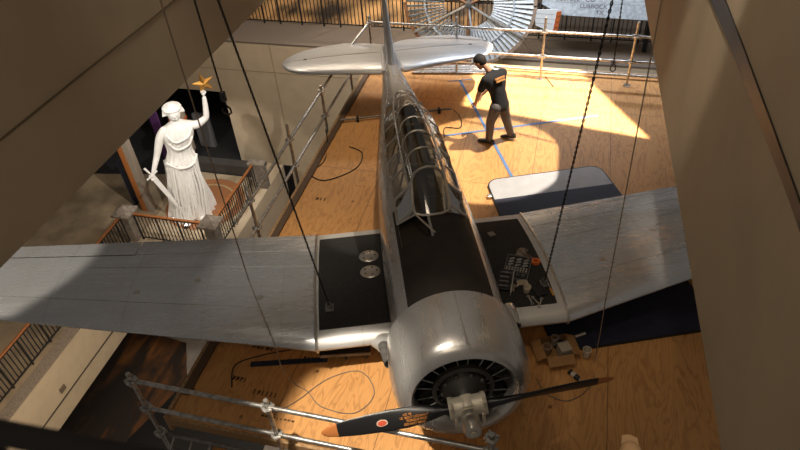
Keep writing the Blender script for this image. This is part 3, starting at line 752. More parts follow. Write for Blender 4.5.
def outer(s):
    x0 = 1.47; sc = []
    def at(x):
        d = x - x0; yl = YL + SW * d; yt = YT + TT * d; z = WZ + DI * d; th = .14 - .009 * d
        if x > 5.75:
            e = min((x - 5.75) / .62, .995); k = math.sqrt(max(1 - e * e, 0)); m = yl + (yt - yl) * .45; yl, yt = m + (yl - m) * k, m + (yt - m) * k; th *= (.5 + .5 * k)
        return yl, yt, z, th
    def lf(xs, c0=0, c1=1): return [foil(s * x, *at(x)[:3], at(x)[3], c0, c1) for x in xs]
    w = MB().loft(lf((x0, 2.2, 3.0, 3.8)))
    w.loft(lf((3.8, 4.6, 5.4, 5.75), 0, .77)).loft(lf((5.75, 5.9, 6.05, 6.2, 6.3, 6.35, 6.368)))
    wing = w.build('wing', M_WING, plane)
    MB().loft(lf((3.82, 4.6, 5.4, 5.73), .785, 1)).build('aileron', M_WING, plane)
    m_ = MB()
    for c in (.22, .60, .785):                                                       # lap seams standing a millimetre proud
        pts = []
        for x in (x0 + .02, 2.5, 3.5, 4.5, 5.6):
            f = foil(s * x, *at(x)[:3], at(x)[3], c, 1); pts.append(Vector(f[0]) + Vector((0, 0, .001)))
        m_.path(pts, .003, 4)
    m_.build('lap_seam', mat('lap seam', (.46, .46, .45), .4, .5), wing)
    for cx, c in ((2.1, .3), (2.9, .45), (3.6, .32)):
        f = foil(s * cx, *at(cx)[:3], at(cx)[3], c, 1)[0]
        o = MB().lathe([(.001, .003), (.035, .003), (.038, 0)], n=16).build('fuel_cap' if cx < 2.5 else 'access_disc', M_BRIGHT, wing); o.location = Vector(f) + Vector((0, 0, .002))
    return wing


outer(-1); outer(1)
# leading edge fillets running into the nose
for s in (-1, 1):
    MB().loft([foil(s * .86, YL + .03, YL + .55, WZ - .02, .26), foil(s * .78, YL - .06, YL + .5, WZ - .02, .27), foil(s * .70, YL - .20, YL + .4, WZ - .01, .27), foil(s * .62, YL - .38, YL + .3, WZ, .27), foil(s * .5, YL - .48, YL + .3, WZ, .28)]).build('root_fillet', M_CENTRE, plane)
# intakes either side of the cowling
MB().lathe([(.065, 0), (.075, .02), (.075, .28), (.06, .30)], (.64, .80, .12), (0, 1, 0), n=18).build('air_scoop', M_FUSE, plane)
MB().lathe([(.001, .01), (.062, .01)], (.64, .80, .12), (0, 1, 0), n=18).build('scoop_mouth', M_BLACK, plane)
MB().lathe([(.05, 0), (.06, .0), (.06, .3), (.05, .3)], (-.66, .78, -.18), (-.15, 1, -.1), n=18).build('exhaust_stub', M_STEEL_D, plane)

# tail surfaces
def planform(x, le, te): pass


LE = [(0, 6.95), (.3, 7.0), (.8, 7.12), (1.3, 7.22), (1.6, 7.30), (1.78, 7.40), (1.90, 7.54), (1.96, 7.70), (1.985, 7.84)]
TE = [(0, 8.35), (.3, 8.50), (.8, 8.63), (1.3, 8.55), (1.6, 8.42), (1.78, 8.28), (1.90, 8.12), (1.96, 7.97), (1.985, 7.88)]
HY = 7.86
for s in (-1, 1):
    A_, B_ = [], []
    for (x, a), (_, b) in zip(LE, TE):
        hz = min(HY, b - .004) if x < 1.98 else (a + b) / 2; ch = b - a; th = .10 if x < 1.5 else .08
        A_.append(foil(s * x, a, b, .37, th, 0, max((hz - a) / ch - .008, .02), camber=0)); B_.append(foil(s * x, a, b, .37, th, min((hz - a) / ch + .008, .98), 1, camber=0))
    MB().loft(A_[:-1]).loft([foil(s * x, a, b, .37, .08, camber=0) for (x, a), (_, b) in zip(LE[-2:], TE[-2:])]).build('horizontal_stabilizer', M_TAIL, plane)
    MB().loft(B_[:-1]).build('elevator', M_TAIL, plane)
    for x in (.75, 1.55): MB().box((s * x, HY, .425 - .01 * x), (.06, .05, .02)).build('hinge_bracket', M_BLACK, plane, False)
    MB().path([(s * .16, 6.95, .40), (s * .12, 7.4, .43), (s * .09, 8.1, .42)], .045, 8).build('tail_fillet', M_TAIL, plane)
# fin + rudder
FZS = [(.35, 6.9, 8.0), (.6, 7.15, 8.02), (1.0, 7.42, 8.02), (1.35, 7.65, 8.0), (1.5, 7.80, 7.98)]
MB().loft([foil(z, a, b, 0, .17 if i < 3 else .15, camber=0, vert=True) for i, (z, a, b) in enumerate(FZS)]).build('fin', M_TAIL, plane)
RZ = [(.02, 8.02, 8.50), (.3, 8.02, 8.66), (.8, 8.02, 8.74), (1.25, 8.01, 8.66), (1.5, 7.99, 8.5), (1.66, 7.9, 8.25)]
MB().loft([foil(z, a - .25, b, 0, .09, .28, 1, camber=0, vert=True) for z, a, b in RZ]).build('rudder', M_TAIL, plane)
# tail wheel
tw = MB().lathe([(.05, -.04), (.13, -.035), (.15, 0), (.13, .035), (.05, .04)], (0, 7.6, -.46), (1, 0, 0), n=20).build('tail_wheel', M_GLASSD, plane)
MB().path([(0, 7.3, -.1), (0, 7.5, -.36), (0, 7.6, -.46)], .03, 8).build('tail_strut', M_STEEL_D, plane)

# ================================================================ CHAINS AND ROPES
def chain(a, b, label, hook=False, pitch=.032, r=.0062, w=.0125):
    a = Vector(a); b = Vector(b); d = b - a; L = d.length; e = d.normalized()
    t = thing('chain', label, 'chain', b, group='black hoist chains')
    u = e.cross(Vector((0, 1, 0))).normalized(); v = e.cross(u); m_ = MB(); n = int(L / pitch)
    for i in range(n):
        c = a + e * ((i + .5) * L / n) - b; s = u if i % 2 else v
        pts = [c + s * (w * math.cos(q)) * .62 + e * (pitch * .62 * math.sin(q)) for q in [2 * PI * k / 8 for k in range(8)]]
        m_.path(pts, r, 4, closed=True)
    m_.build('links', M_CHAIN, t)
    if hook:
        MB().box((0, 0, -.05), (.06, .05, .12)).build('hook_block', M_BLACK, t, False, bevel=.015)
        MB().path([(0, 0, -.1), (.01, 0, -.16), (.045, 0, -.19), (.05, 0, -.24), (.0, 0, -.28), (-.045, 0, -.25), (-.05, 0, -.2)], .011, 8).build('hook', M_CHAIN, t)
    else:
        MB().path([(0, 0, .06), (.03, 0, .03), (.03, 0, -.02), (0, 0, -.04), (-.03, 0, -.02), (-.03, 0, .03)], .010, 6, closed=True).build('shackle', M_STEEL_D, t)
    return t


def ext(a, b, f): a = Vector(a); b = Vector(b); return b + (a - b) * f


LA = PW((-1.28, 1.86, -.27)); RA = PW((1.29, 1.86, -.27))
chain(ext((-2.17, 1.06, 4.52), LA, 1.7), LA, 'black hoist chain fixed to the lug on the left walkway')
chain(ext((.79, 1.80, 4.35), RA, 1.7), RA, 'black hoist chain fixed to the lug on the walkway with the tools')
chain((-2.86, 1.70, 6.5), (-2.93, 1.95, 3.14), 'free black chain with a hook block hanging in front of the beam', True)
t = chain((1.05, 6.4, 6.6), (1.22, 6.1, 1.60), 'dark slung chain with an open loop hanging before the far scaffold rail')
MB().path([(0, 0, 0), (.03, 0, -.04), (.04, 0, -.1), (0, 0, -.14), (-.04, 0, -.1), (-.03, 0, -.04)], .010, 6, closed=True).build('loop', M_CHAIN, t)


def coil(cx, cy, r, z=.008, turns=1, a0=0, rot=0, e=.7, n=40):
    o = []
    for k in range(int(n * turns) + 1):
        a = a0 + 2 * PI * k / n; q = r * (1 + .12 * math.sin(a * .7)); x, y = q * math.cos(a), q * e * math.sin(a)
        o.append((cx + x * math.cos(rot) - y * math.sin(rot), cy + x * math.sin(rot) + y * math.cos(rot), z + .004 * (k // n)))
    return o


def smooth(p, n=6):
    o = []; p = [Vector(x) for x in p]; q = [p[0]] + p + [p[-1]]
    for i in range(1, len(q) - 2):
        for k in range(n):
            t_ = k / n; a, b, c, d = q[i - 1:i + 3]
            o.append(.5 * ((2 * b) + (c - a) * t_ + (2 * a - 5 * b + 4 * c - d) * t_ ** 2 + (3 * b - a - 3 * c + d) * t_ ** 3))
    return o + [p[-1]]


rp = MB().path([(-2.58, .88, 6.8), (-2.61, .96, 4.55)] + smooth([(-2.70, 1.12, 1.20), (-2.405, .773, 1.03), (-2.17, .49, .93), (-2.19, .52, .5), (-2.15, .62, .06), (-1.98, .58, .01), (-1.75, .42, .01), (-1.35, .42, .01), (-1.2, .72, .01), (-1.45, .98, .01), (-1.8, .8, .01), (-2.05, .45, .01), (-2.3, .16, .01)]), .0065, 6)
tag(rp.build('cord', M_ROPE), 'thin grey cord hanging past the left wing and looped on the front deck', 'cord')
rp = MB().path([ext((1.16, 1.89, 4.33), (1.27, 1.80, 0), 1.6), (1.16, 1.89, 4.33), (1.25, 1.81, .9)] + smooth([(1.27, 1.79, .4), (1.27, 1.72, .02), (1.24, 1.35, .01), (1.0, 1.08, .01), (.75, 1.12, .01), (.62, 1.3, .01)]), .0065, 6)
tag(rp.build('cord', M_ROPE), 'thin grey cord hanging in front of the right wing and curled below it', 'cord')
tag(MB().path(smooth([(-3.42, 5.55, .3), (-3.4, 5.5, .01), (-3.3, 5.0, .01), (-3.42, 4.65, .01), (-3.1, 4.5, .01), (-2.7, 4.9, .01), (-2.72, 5.35, .01), (-3.0, 5.5, .01)]), .009, 6).build('cable', M_GLASSD), 'dark cable in a ring on the deck behind the left wing', 'cable')
tag(MB().path(smooth([(-1.4, 6.92, .04), (-1.25, 6.75, .01), (-1.18, 6.4, .01), (-1.45, 6.35, .01), (-1.4, 6.05, .01)]), .008, 6).build('cable', M_GLASSD), 'dark cable curling beside the tail support bar near the man', 'cable')
tag(MB().path(smooth([(-2.9, .45, .01), (-3.0, .75, .01), (-2.75, .95, .01), (-2.4, 1.12, .01), (-2.0, 1.3, .01)]), .008, 6).build('cable', M_GLASSD), 'dark cable curving over the stamped plywood below the left wing', 'cable')
tb = thing('support_bar', 'thin grey bar with black clamps lying across the deck below the rear fuselage', 'bar', (-3.44, 6.21, 0))
MB().tube((.05, .02, .06), (2.0, .72, .06), .02, 8).build('tube', M_STEEL_D, tb)
for q in ((.35, .12, .05), (1.78, .64, .05)): MB().box(q, (.05, .10, .10), (0, 0, .35)).build('clamp', M_BLACK, tb, False, bevel=.01)

# ================================================================ FRONT DECK ITEMS
tag(MB().box((-2.35, .93, .02), (.95, .07, .02), (0, 0, .28)).build('straight_edge', mat('dark blue metal', (.02, .03, .06), .4, .3), smooth=False, bevel=.004), 'dark blue metal strip lying on the deck below the left wing', 'strip')
dl = thing('wheeled_dolly', 'low black dolly on castors under the leading edge of the left wing', 'dolly', (-1.72, 1.28, 0), (0, 0, .28))
MB().box((0, 0, .12), (.62, .36, .03)).build('platform', M_BLACK, dl, False, bevel=.006)
MB().box((0, -.17, .10), (.62, .02, .05)).build('front_rail', M_STEEL_D, dl, False)
for x in (-.26, 0, .26):
    for y in (-.15, .15): MB().lathe([(.001, -.015), (.04, -.015), (.045, 0), (.04, .015), (.001, .015)], (x, y, .046), (1, 0, 0), n=14).build('castor', M_GLASSD, dl)
bx_ = thing('cardboard_box', 'open cardboard box of cups standing beside the cowling under the right wing', 'box', (.80, 1.72, 0), (0, 0, .38))
bx_.scale = (.8, .8, .8)
for c, d in (((0, -.19, .09), (.40, .008, .18)), ((0, .19, .09), (.40, .008, .18)), ((-.2, 0, .09), (.008, .38, .18)), ((.2, 0, .09), (.008, .38, .18))): MB().box(c, d).build('side', M_CARD, bx_, False)
MB().box((0, 0, .005), (.4, .38, .008)).build('base', M_CARD, bx_, False)
MB().box((0, -.26, .16), (.40, .15, .006), (.4, 0, 0)).build('flap', M_CARD, bx_, False)
MB().box((.27, 0, .16), (.15, .38, .006), (0, .4, 0)).build('flap', M_CARD, bx_, False)
MB().box((-.27, 0, .16), (.15, .38, .006), (0, -.4, 0)).build('flap', M_CARD, bx_, False)


def cup(x, y, z, label, m, h=.12, r=.045, rot=(0, 0, 0), group='cups by the box'):
    t = thing('cup', label, 'cup', (x, y, z), rot, group)
    MB().lathe([(.001, 0), (r * .75, 0), (r, h), (r * .93, h), (r * .7, .008), (.001, .008)], n=20).build('body', m, t)
    MB().lathe([(r * .95, h - .004), (r * 1.08, h), (r * .95, h + .004)], n=20).build('rim', m, t)
    return t


cup(.70, 1.68, .01, 'brown cup standing in the corner of the cardboard box', mat('brown paper', (.34, .24, .15), .7), .16, .05)
cup(.78, 1.84, .01, 'grey cup at the back of the cardboard box', mat('grey paper', (.36, .33, .29), .7), .15, .045)
tag(MB().box((.90, 1.72, .09), (.14, .14, .16), (0, 0, .5)).build('carton', mat('pale carton', (.42, .37, .30), .7), smooth=False, bevel=.006), 'pale square carton inside the cardboard box', 'carton')
cup(1.16, 1.72, .042, 'white cup standing on the deck to the right of the cardboard box', M_CUP, .13, .05)
bt = thing('spray_can', 'small black can with white label lying in front of the white cup', 'can', (.98, 1.47, .033), (PI / 2, 0, .9))
MB().lathe([(.001, 0), (.033, 0), (.033, .13), (.02, .15), (.001, .15)], n=18).build('body', M_BLACK, bt)
MB().lathe([(.034, .04), (.034, .09)], n=18).build('paper_label', M_CUP, bt)
MB().lathe([(.012, .15), (.012, .17), (.001, .17)], n=10).build('nozzle', M_CUP, bt)
tag(MB().path([(1.02, 1.98, .055), (1.14, 2.06, .055)], .016, 8).build('roll_stub', M_CUP), 'short pale tube lying on the navy mat behind the cardboard box', 'tube')


# ================================================================ TOOLS ON THE WALKWAY  (plane coordinates -> world)
def wz(y):
    f = foil(1.0, YL, YT - .02, WZ, .14)[:15]
    for a, b in zip(f[:-1], f[1:]):
        if a[1] <= y <= b[1]: return a[2] + (b[2] - a[2]) * (y - a[1]) / (b[1] - a[1]) + .006
    return -.3


def onwing(name, label, cat, x, y, rz=0., group=None, dz=0):
    f = .02; sl = math.atan2(wz(y + f) - wz(y - f), 2 * f)
    Mx = PM @ Matrix.Translation((x, y, wz(y) + dz)) @ Euler((sl, 0, rz), 'XYZ').to_matrix().to_4x4()
    t = thing(name, label, cat, Mx.translation, Mx.to_euler(), group); return t


t = onwing('socket_tray', 'black tool tray filled with rows of sockets on the walkway', 'tool tray', 1.035, 2.17, -.42)
MB().box((0, 0, .012), (.30, .44, .02)).build('tray', M_BLACK, t, False, bevel=.006)
for sx in (-.148, .148): MB().box((sx, 0, .02), (.008, .44, .03)).build('rim', M_STEEL_D, t, False)
for sy in (-.218, .218): MB().box((0, sy, .02), (.30, .008, .03)).build('rim', M_STEEL_D, t, False)
for i in range(4):
    for j in range(3 if i < 3 else 8):
        if i < 3: MB().box((-.09 + j * .09, .15 - i * .055, .03), (.07, .03, .012), (0, 0, .5)).build('wrench_slot', M_STEEL, t, False, bevel=.004)
for j in range(8):
    for i in range(2): MB().lathe([(.001, 0), (.013, 0), (.013, .03), (.007, .032), (.006, .01)], (-.12 + j * .034, -.03 - i * .045, .02), n=10).build('socket', M_SOCKET, t)
for j in range(4): MB().lathe([(.001, 0), (.022, 0), (.022, .035), (.012, .036)], (-.10 + j * .065, -.15, .02), n=12).build('socket', M_STEEL_D, t)
t = onwing('tape_roll', 'bright orange roll of tape beside the socket tray', 'tape roll', 1.29, 2.25)
MB().lathe([(.028, 0), (.055, 0), (.055, .035), (.028, .035), (.028, 0)], n=26).build('roll', M_ORANGE, t)
MB().path([(.05, .03, .02), (-.02, .07, .01), (-.08, .05, .004)], .012, 6).build('tail', M_ORANGE, t)


def rag(x, y, label, m, s=.1, seed=0):
    t = onwing('rag', label, 'rag', x, y, seed, 'crumpled rags'); rnd = random.Random(seed); n = 14; v = []; f = []
    for i in range(n):
        for j in range(n):
            a, b = (i / (n - 1) - .5) * 2, (j / (n - 1) - .5) * 2; k = max(0, 1 - (a * a + b * b) * .55)
            v.append((a * s * (.8 + .2 * rnd.random()), b * s * .7 * (.8 + .2 * rnd.random()), .004 + k * .05 * (.4 + rnd.random())))
    for i in range(n - 1):
        for j in range(n - 1): q = i * n + j; f.append((q, q + 1, q + n + 1, q + n))
    o = MB().add(v, f).build('cloth', m, t); sd = o.modifiers.new('s', 'SOLIDIFY'); sd.thickness = .003
    return t


rag(1.17, 2.47, 'crumpled pale rag behind the orange tape', M_RAG, .10, 1)
rag(1.22, 2.36, 'dark crumpled rag touching the orange tape', mat('brown rag', (.20, .13, .09), .95), .07, 2)
rag(1.03, 1.90, 'pale bundled glove at the front corner of the socket tray', mat('cotton glove', (.42, .36, .28), .95), .075, 3)
rag(.90, 1.84, 'grey bundled rag next to the fuselage in front of the tray', M_RAG, .06, 4)
t = onwing('phone', 'small grey box lying alone on the rear of the walkway', 'box', .90, 3.0, .2)
MB().box((0, 0, .012), (.085, .10, .022)).build('body', mat('grey plastic', (.26, .24, .22), .5), t, False, bevel=.004)
MB().box((0, 0, .025), (.06, .075, .002)).build('cover', mat('dim screen', (.16, .15, .14), .3), t, False)
t = onwing('cup', 'pale paper cup standing between the tray and the wrenches', 'cup', 1.05, 1.78)
MB().lathe([(.001, 0), (.036, 0), (.047, .09), (.044, .09), (.03, .006), (.001, .006)], n=18).build('body', M_CUP, t)
t = onwing('tool_case', 'low open tool case with pale instruments against the fuselage', 'tool case', .83, 1.98, -.35)
MB().box((0, 0, .02), (.16, .34, .035)).build('tray', M_BLACK, t, False, bevel=.005)
for k in range(4): MB().box((0, -.12 + k * .075, .045), (.11, .02, .02)).build('instrument', M_STEEL_D, t, False, bevel=.004)
MB().box((.10, -.05, .03), (.012, .36, .05)).build('lid_edge', M_SOCKET, t, False)
for i, (x, y, r) in enumerate(((1.12, 1.63, .5), (1.17, 1.60, -.5), (1.06, 1.65, .2))):
    t = onwing('wrench', ['small bright wrench lying below the paper cup', 'small bright wrench nearest the leading edge of the walkway', 'small bright wrench closest to the cowling'][i], 'wrench', x, y, r, 'small wrenches')
    MB().box((0, 0, .006), (.014, .10, .008)).build('shank', M_BRIGHT, t, False, bevel=.002)
    for q in (-.055, .055): MB().path([(.012, q - .012, .006), (.018, q, .006), (.0, q + (.014 if q > 0 else -.014), .006), (-.018, q, .006), (-.012, q - .012, .006)], .006, 6).build('jaw', M_BRIGHT, t)
t = onwing('screwdriver', 'tool with amber handle lying along the joint strip of the walkway', 'screwdriver', 1.33, 1.78, .1)
MB().lathe([(.001, 0), (.014, .005), (.016, .05), (.014, .11), (.006, .12), (.001, .12)], (0, -.12, .018), (0, 1, 0), n=12).build('handle', mat('amber handle', (.62, .28, .06), .35), t)
MB().tube((0, 0, .018), (0, .15, .018), .005, 8).build('shaft', M_BRIGHT, t)
t = onwing('tool_pouch', 'black tool pouch under the hoist chain on the walkway', 'pouch', 1.2, 1.74, .3)
MB().box((0, 0, .02), (.14, .13, .035)).build('body', M_BLACK, t, False, bevel=.01)
MB().path([(-.05, .06, .03), (-.03, .10, .05), (.03, .10, .05), (.05, .06, .03)], .006, 6).build('handle', M_BLACK, t)

# ================================================================ WINDMILL
CXW, CYW, CZW = -2.15, 13.25, -.62
wm = thing('windmill', 'large pale wooden windmill wheel with lettered tail vane before the upper railing', 'windmill', (CXW, CYW, GZ))
H0 = CZW - GZ
for k in range(72):
    a = 2 * PI * k / 72; u = Vector((math.cos(a), 0, math.sin(a))); w = Vector((-math.sin(a), 0, math.cos(a))); o = Vector((0, 0, H0))
    tw_ = w * .78 + Vector((0, .62, 0)); r0, r1 = .66, 1.70; w0, w1 = .022, .062
    nn = u.cross(tw_).normalized() * .006
    q = [o + u * r0 - tw_ * w0, o + u * r0 + tw_ * w0, o + u * r1 + tw_ * w1, o + u * r1 - tw_ * w1]
    MB().prism([p - nn / 2 for p in q], nn).build('blade', M_PALE, wm, False)
for k in range(12):
    a0, a1 = 2 * PI * k / 12 + .02, 2 * PI * (k + 1) / 12 - .02
    pts = []
    rings = []
    for j in range(7):
        a = a0 + (a1 - a0) * j / 6; c, s = math.cos(a), math.sin(a)
        rings.append([(r * c, y, H0 + r * s) for r, y in ((1.70, -.03), (1.79, -.03), (1.79, .03), (1.70, .03))])
    MB().loft(rings).build('rim_segment', mat('rim taupe wood', (.34, .26, .20), .7) if k in (0, 11, 10, 9, 1) else M_BROWN, wm, False)
    rings = []
    for j in range(7):
        a = a0 + (a1 - a0) * j / 6; c, s = math.cos(a), math.sin(a)
        rings.append([(r * c, y, H0 + r * s) for r, y in ((1.18, -.05), (1.21, -.05), (1.21, -.03), (1.18, -.03))])
    MB().loft(rings).build('band_segment', M_PALE, wm, False)
for k in range(6):
    a = 2 * PI * k / 6 + .52; u = Vector((math.cos(a), 0, math.sin(a)))
    MB().tube(Vector((0, -.07, H0)), Vector((0, -.06, H0)) + u * 1.72, .035, 6).build('spoke', M_BROWN if k % 2 == 0 else M_STEEL, wm)
MB().tube((0, -.06, H0), (0, -.06, H0 - 1.1), .03, 6).build('spoke', M_BROWN, wm)
MB().tube((.0, -.08, H0), (.1, -.06, H0 - .75), .025, 6).build('spoke', M_PALE, wm)
MB().lathe([(.001, -.14), (.08, -.13), (.1, -.08), (.1, .12), (.001, .14)], (0, 0, H0), (0, 1, 0), n=18).build('hub', M_STEEL_D, wm)
MB().tube((0, .14, 0), (0, .14, H0 + .2), .06, 10).build('mast', M_BROWN, wm)
VY = .12
def vx(p): return (p[0] - CXW, VY, p[1] - GZ)
va = MB().prism([vx(p) for p in ((-.25, -.60), (.33, -.87), (2.58, -.90), (2.30, .1), (-.25, .1))], (0, .03, 0)).build('tail_vane', M_PALE, wm, False, label='pale tail vane lettered AXTELL CO LUBBOCK TX')
for z in (-.52, -.30): MB().b2(vx((.1, z - .004)), (2.45 - CXW, VY + .001, z + .004 - GZ)).build('board_joint', mat('joint dark', (.2, .2, .22), .8), va, False)
VT = mat('faded lettering', (.13, .12, .13), .8)
for s_, x, z in (('AXTELL', .40, -.43), ('CO', .95, -.43), ('LUBBOCK', 1.05, -.60), ('TX', 1.22, -.76)):
    text('lettering', s_, .17 if s_ in ('AXTELL', 'CO') else .15, VT, va, (x - CXW, VY - .004, z - GZ), (PI / 2, .0, 0), .002)
MB().prism([vx(p) for p in ((2.28, .1), (2.55, -.92), (2.72, -.92), (2.5, .1))], (0, .04, 0)).build('vane_end', M_BROWN, va, False)
wb = MB().prism([(p[0] - CXW, -.02, p[1] - GZ) for p in ((-.42, -.70), (.16, -.66), (.10, -1.30), (-.36, -1.12))], (0, .03, 0)).build('vane_tip', mat('white painted wood', (.66, .70, .72), .6), wm, False)
for k in range(3):
    MB().b2((-.38 - CXW, -.024, -.80 - .13 * k - GZ), (.1 - CXW, -.02, -.794 - .13 * k - GZ)).build('board_joint', mat('joint dark', (.2, .2, .22)), wb, False)
for k in range(4):
    z = -.72 - .15 * k; MB().prism([(p[0] - CXW, -.03, p[1] - GZ) for p in ((.15 - k * .014, z), (.27 - k * .014, z + .01), (.26 - k * .014, z - .12), (.14 - k * .014, z - .13))], (0, .04, 0)).build('rust_end_block', mat('rust orange', (.42, .10, .02), .7), wb, False)
t = thing('timber_tower', 'dark timber tower leg standing on the gallery beside the vane', 'tower', (2.62, 14.5, -2.3))
MB().b2((-.06, -.06, 0), (.06, .06, 3)).build('leg', M_BLACK, t, False)
MB().b2((.3, -.06, 0), (.42, .06, 3)).build('leg', M_BLACK, t, False)
MB().b2((-.1, -.1, 1.35), (.7, .1, 1.5)).build('platform', M_BROWN, t, False)

# ================================================================ STATUE
n_v = Vector((.617, -.787, 0)); u_v = Vector((.787, .617, 0))
stt = thing('statue', 'white statue of a robed woman holding up a gilded star and a lowered sword', 'statue', (-10.55, 10.75, -6.98), (0, 0, math.atan2(.617, .787)))
# local: x right in view, -y towards camera
rings = []; N = 96
for z, cx, cy, rx_, ry_, fold in ((0, -.28, 0, .68, .52, .09), (.12, -.28, 0, .67, .52, .09), (.5, -.27, 0, .62, .48, .08), (1.0, -.24, 0, .56, .43, .07), (1.5, -.19, 0, .50, .40, .055), (1.9, -.14, 0, .48, .38, .05), (2.15, -.11, 0, .47, .37, .06), (2.2, -.10, 0, .42, .34, .04), (2.45, -.06, 0, .36, .28, .03), (2.6, -.03, 0, .37, .27, .03), (2.85, .02, 0, .44, .32, .03), (3.05, .05, -.02, .47, .33, .025), (3.2, .07, 0, .46, .28, .015), (3.32, .08, 0, .34, .22, .01), (3.42, .09, 0, .16, .15, 0), (3.52, .10, 0, .115, .12, 0)):
    r_ = []
    for k in range(N):
        a = 2 * PI * k / N; fo = 1 + fold * (math.sin(a * 13 + z * 1.1) + .6 * math.sin(a * 21 - z * 1.9 + 1) + .5 * math.sin(a * 5 + z * 2.5)) * 1.25
        r_.append((cx + rx_ * fo * math.cos(a), cy + ry_ * fo * math.sin(a), z))
    rings.append(r_)
MB().loft(rings).build('robe', M_MARBLE, stt)
body = skin('body', [(.08, 0, 3.1), (.10, 0, 3.45), (.38, 0, 3.22), (.62, -.05, 3.12), (.98, -.1, 3.32), (1.04, -.1, 3.7), (1.08, -.1, 4.02), (-.3, 0, 3.22), (-.52, -.02, 2.95), (-.74, -.08, 2.49), (-.92, -.2, 2.2), (-1.02, -.24, 2.02), (.11, -.02, 3.62)],
            [(0, 1), (0, 2), (2, 3), (3, 4), (4, 5), (5, 6), (0, 7), (7, 8), (8, 9), (9, 10), (10, 11), (1, 12)], [.18, .12, .17, .14, .10, .085, .065, .17, .14, .10, .08, .065, .11], M_MARBLE, stt)
MB().ell((.11, -.05, 3.70), (.185, .20, .25), 20, 14).ell((.11, -.25, 3.68), (.035, .05, .06), 8, 6).ell((.11, -.225, 3.60), (.06, .03, .02), 8, 6).ell((.04, -.215, 3.74), (.04, .03, .02), 8, 6).ell((.18, -.215, 3.74), (.04, .03, .02), 8, 6).build('head', M_MARBLE, stt)
hr = MB()
for k in range(26):
    a = 2 * PI * k / 26; hr.ell((.11 + .215 * math.cos(a), .02 + .20 * math.sin(a), 3.86 + .03 * math.sin(a)), (.07, .07, .06), 8, 6)
hr.ell((.11, .03, 3.82), (.21, .20, .20), 14, 10).ell((.11, .24, 3.62), (.12, .09, .14), 10, 8)
hr.build('hair', M_MARBLE, stt)
for s in (-1, 1):   # spiky wreath points
    MB().prism([(.11 + s * .13, -.1, 3.72), (.11 + s * .33, -.02, 3.66), (.11 + s * .30, .0, 3.78), (.11 + s * .2, .0, 3.98)], (0, .04, 0)).build('wreath_point', M_MARBLE, stt, False)
# hands with fingers
def hand(c, d, s, name='hand'):
    m_ = MB(); c = Vector(c); d = Vector(d).normalized(); x = Vector((1, 0, 0)) * s
    m_.ell(c, (.055, .045, .075), 10, 8)
    for k in range(4):
        b = c + x * (-.045 + k * .03) + d * .05; m_.path([b, b + d * .06 + Vector((0, -.03, 0)), b + d * .05 + Vector((0, -.07, 0))], [.016, .015, .012], 6)
    m_.path([c + x * .05, c + x * .085 + d * .03, c + x * .07 + d * .08], [.018, .016, .012], 6)
    return m_.build(name, M_MARBLE, stt)


hand((1.08, -.1, 4.10), (0, 0, 1), 1); hand((-1.05, -.26, 1.95), (-.2, 0, -1), -1)
# drapery: sash over the shoulder, cloak hem
for z0, x0, x1, y in ((2.1, -.55, .38, -.36), (2.75, -.32, .42, -.33), (3.02, -.30, .48, -.35)):
    pts = smooth([(x0, y * .6, z0 + .12), (x0 * .5, y * 1.05, z0 - .05), (0, y * 1.15, z0 - .08), (x1 * .6, y * 1.0, z0 - .02), (x1, y * .5, z0 + .14)]); MB().path(pts, .035, 8).build('sash_fold', M_MARBLE, stt)
for k in range(9):
    x = -.72 + k * .105; MB().path(smooth([(x + .30 - .02 * k, -.28 - .03 * math.sin(k), 2.1), (x + .16, -.42, 1.2), (x, -.47, .1)]), [.03 + .012 * (k % 3)] * 13, 6).build('skirt_fold', M_MARBLE, stt)
MB().ell((-.55, -.52, .06), (.11, .2, .07), 10, 6).build('foot', M_MARBLE, stt)
MB().ell((-.05, -.5, .06), (.11, .2, .07), 10, 6).build('foot', M_MARBLE, stt)
MB().prism([(-1.16, -.28, 2.0), (-1.02, -.28, 2.10), (-.50, -.46, .40), (-.44, -.50, .24), (-.60, -.46, .38)], (0, .03, 0)).build('sword_blade', M_MARBLE, stt, False)
MB().path([(-1.24, -.27, 1.88), (-.88, -.27, 2.10)], .03, 8).build('sword_guard', M_MARBLE, stt)
MB().path([(-1.07, -.27, 2.0), (-1.2, -.24, 2.28)], [.028, .035], 8).build('sword_hilt', M_MARBLE, stt)
sv = []; fs = []
for k in range(10):
    a = PI / 2 + 2 * PI * k / 10 + .12; r = .34 if k % 2 == 0 else .135; sv.append((1.17 + r * math.cos(a), -.1, 4.42 + r * math.sin(a)))
sv += [(1.17, -.19, 4.42), (1.17, -.01, 4.42)]
for k in range(10): fs += [(k, (k + 1) % 10, 10), ((k + 1) % 10, k, 11)]
MB().add(sv, fs).build('star', M_GOLD, stt, False, label='gilded five pointed star')


# ================================================================ PEOPLE
def finger_hand(c, d, up, m, parent, k_=1.):
    c = Vector(c); d = Vector(d).normalized(); s = d.cross(Vector(up)).normalized(); u2 = s.cross(d); m_ = MB()
    m_.loft([[c + d * t_ + s * (w * math.cos(a)) + u2 * (.014 * math.sin(a)) for a in [2 * PI * j / 12 for j in range(12)]] for t_, w in ((-.01, .024), (.03, .038), (.07, .042), (.095, .036))])
    for k, L in enumerate((.062, .074, .068, .052)):
        b = c + d * .09 + s * (-.03 + .02 * k); m_.path([b, b + d * L * .5 - u2 * .008, b + d * L * .85 - u2 * .03], [.0095, .009, .007], 6)
    b = c + d * .03 + s * -.036; m_.path([b, b - s * .028 + d * .03, b - s * .03 + d * .065 - u2 * .012], [.012, .010, .008], 6)
    return m_.build('hand', m, parent)


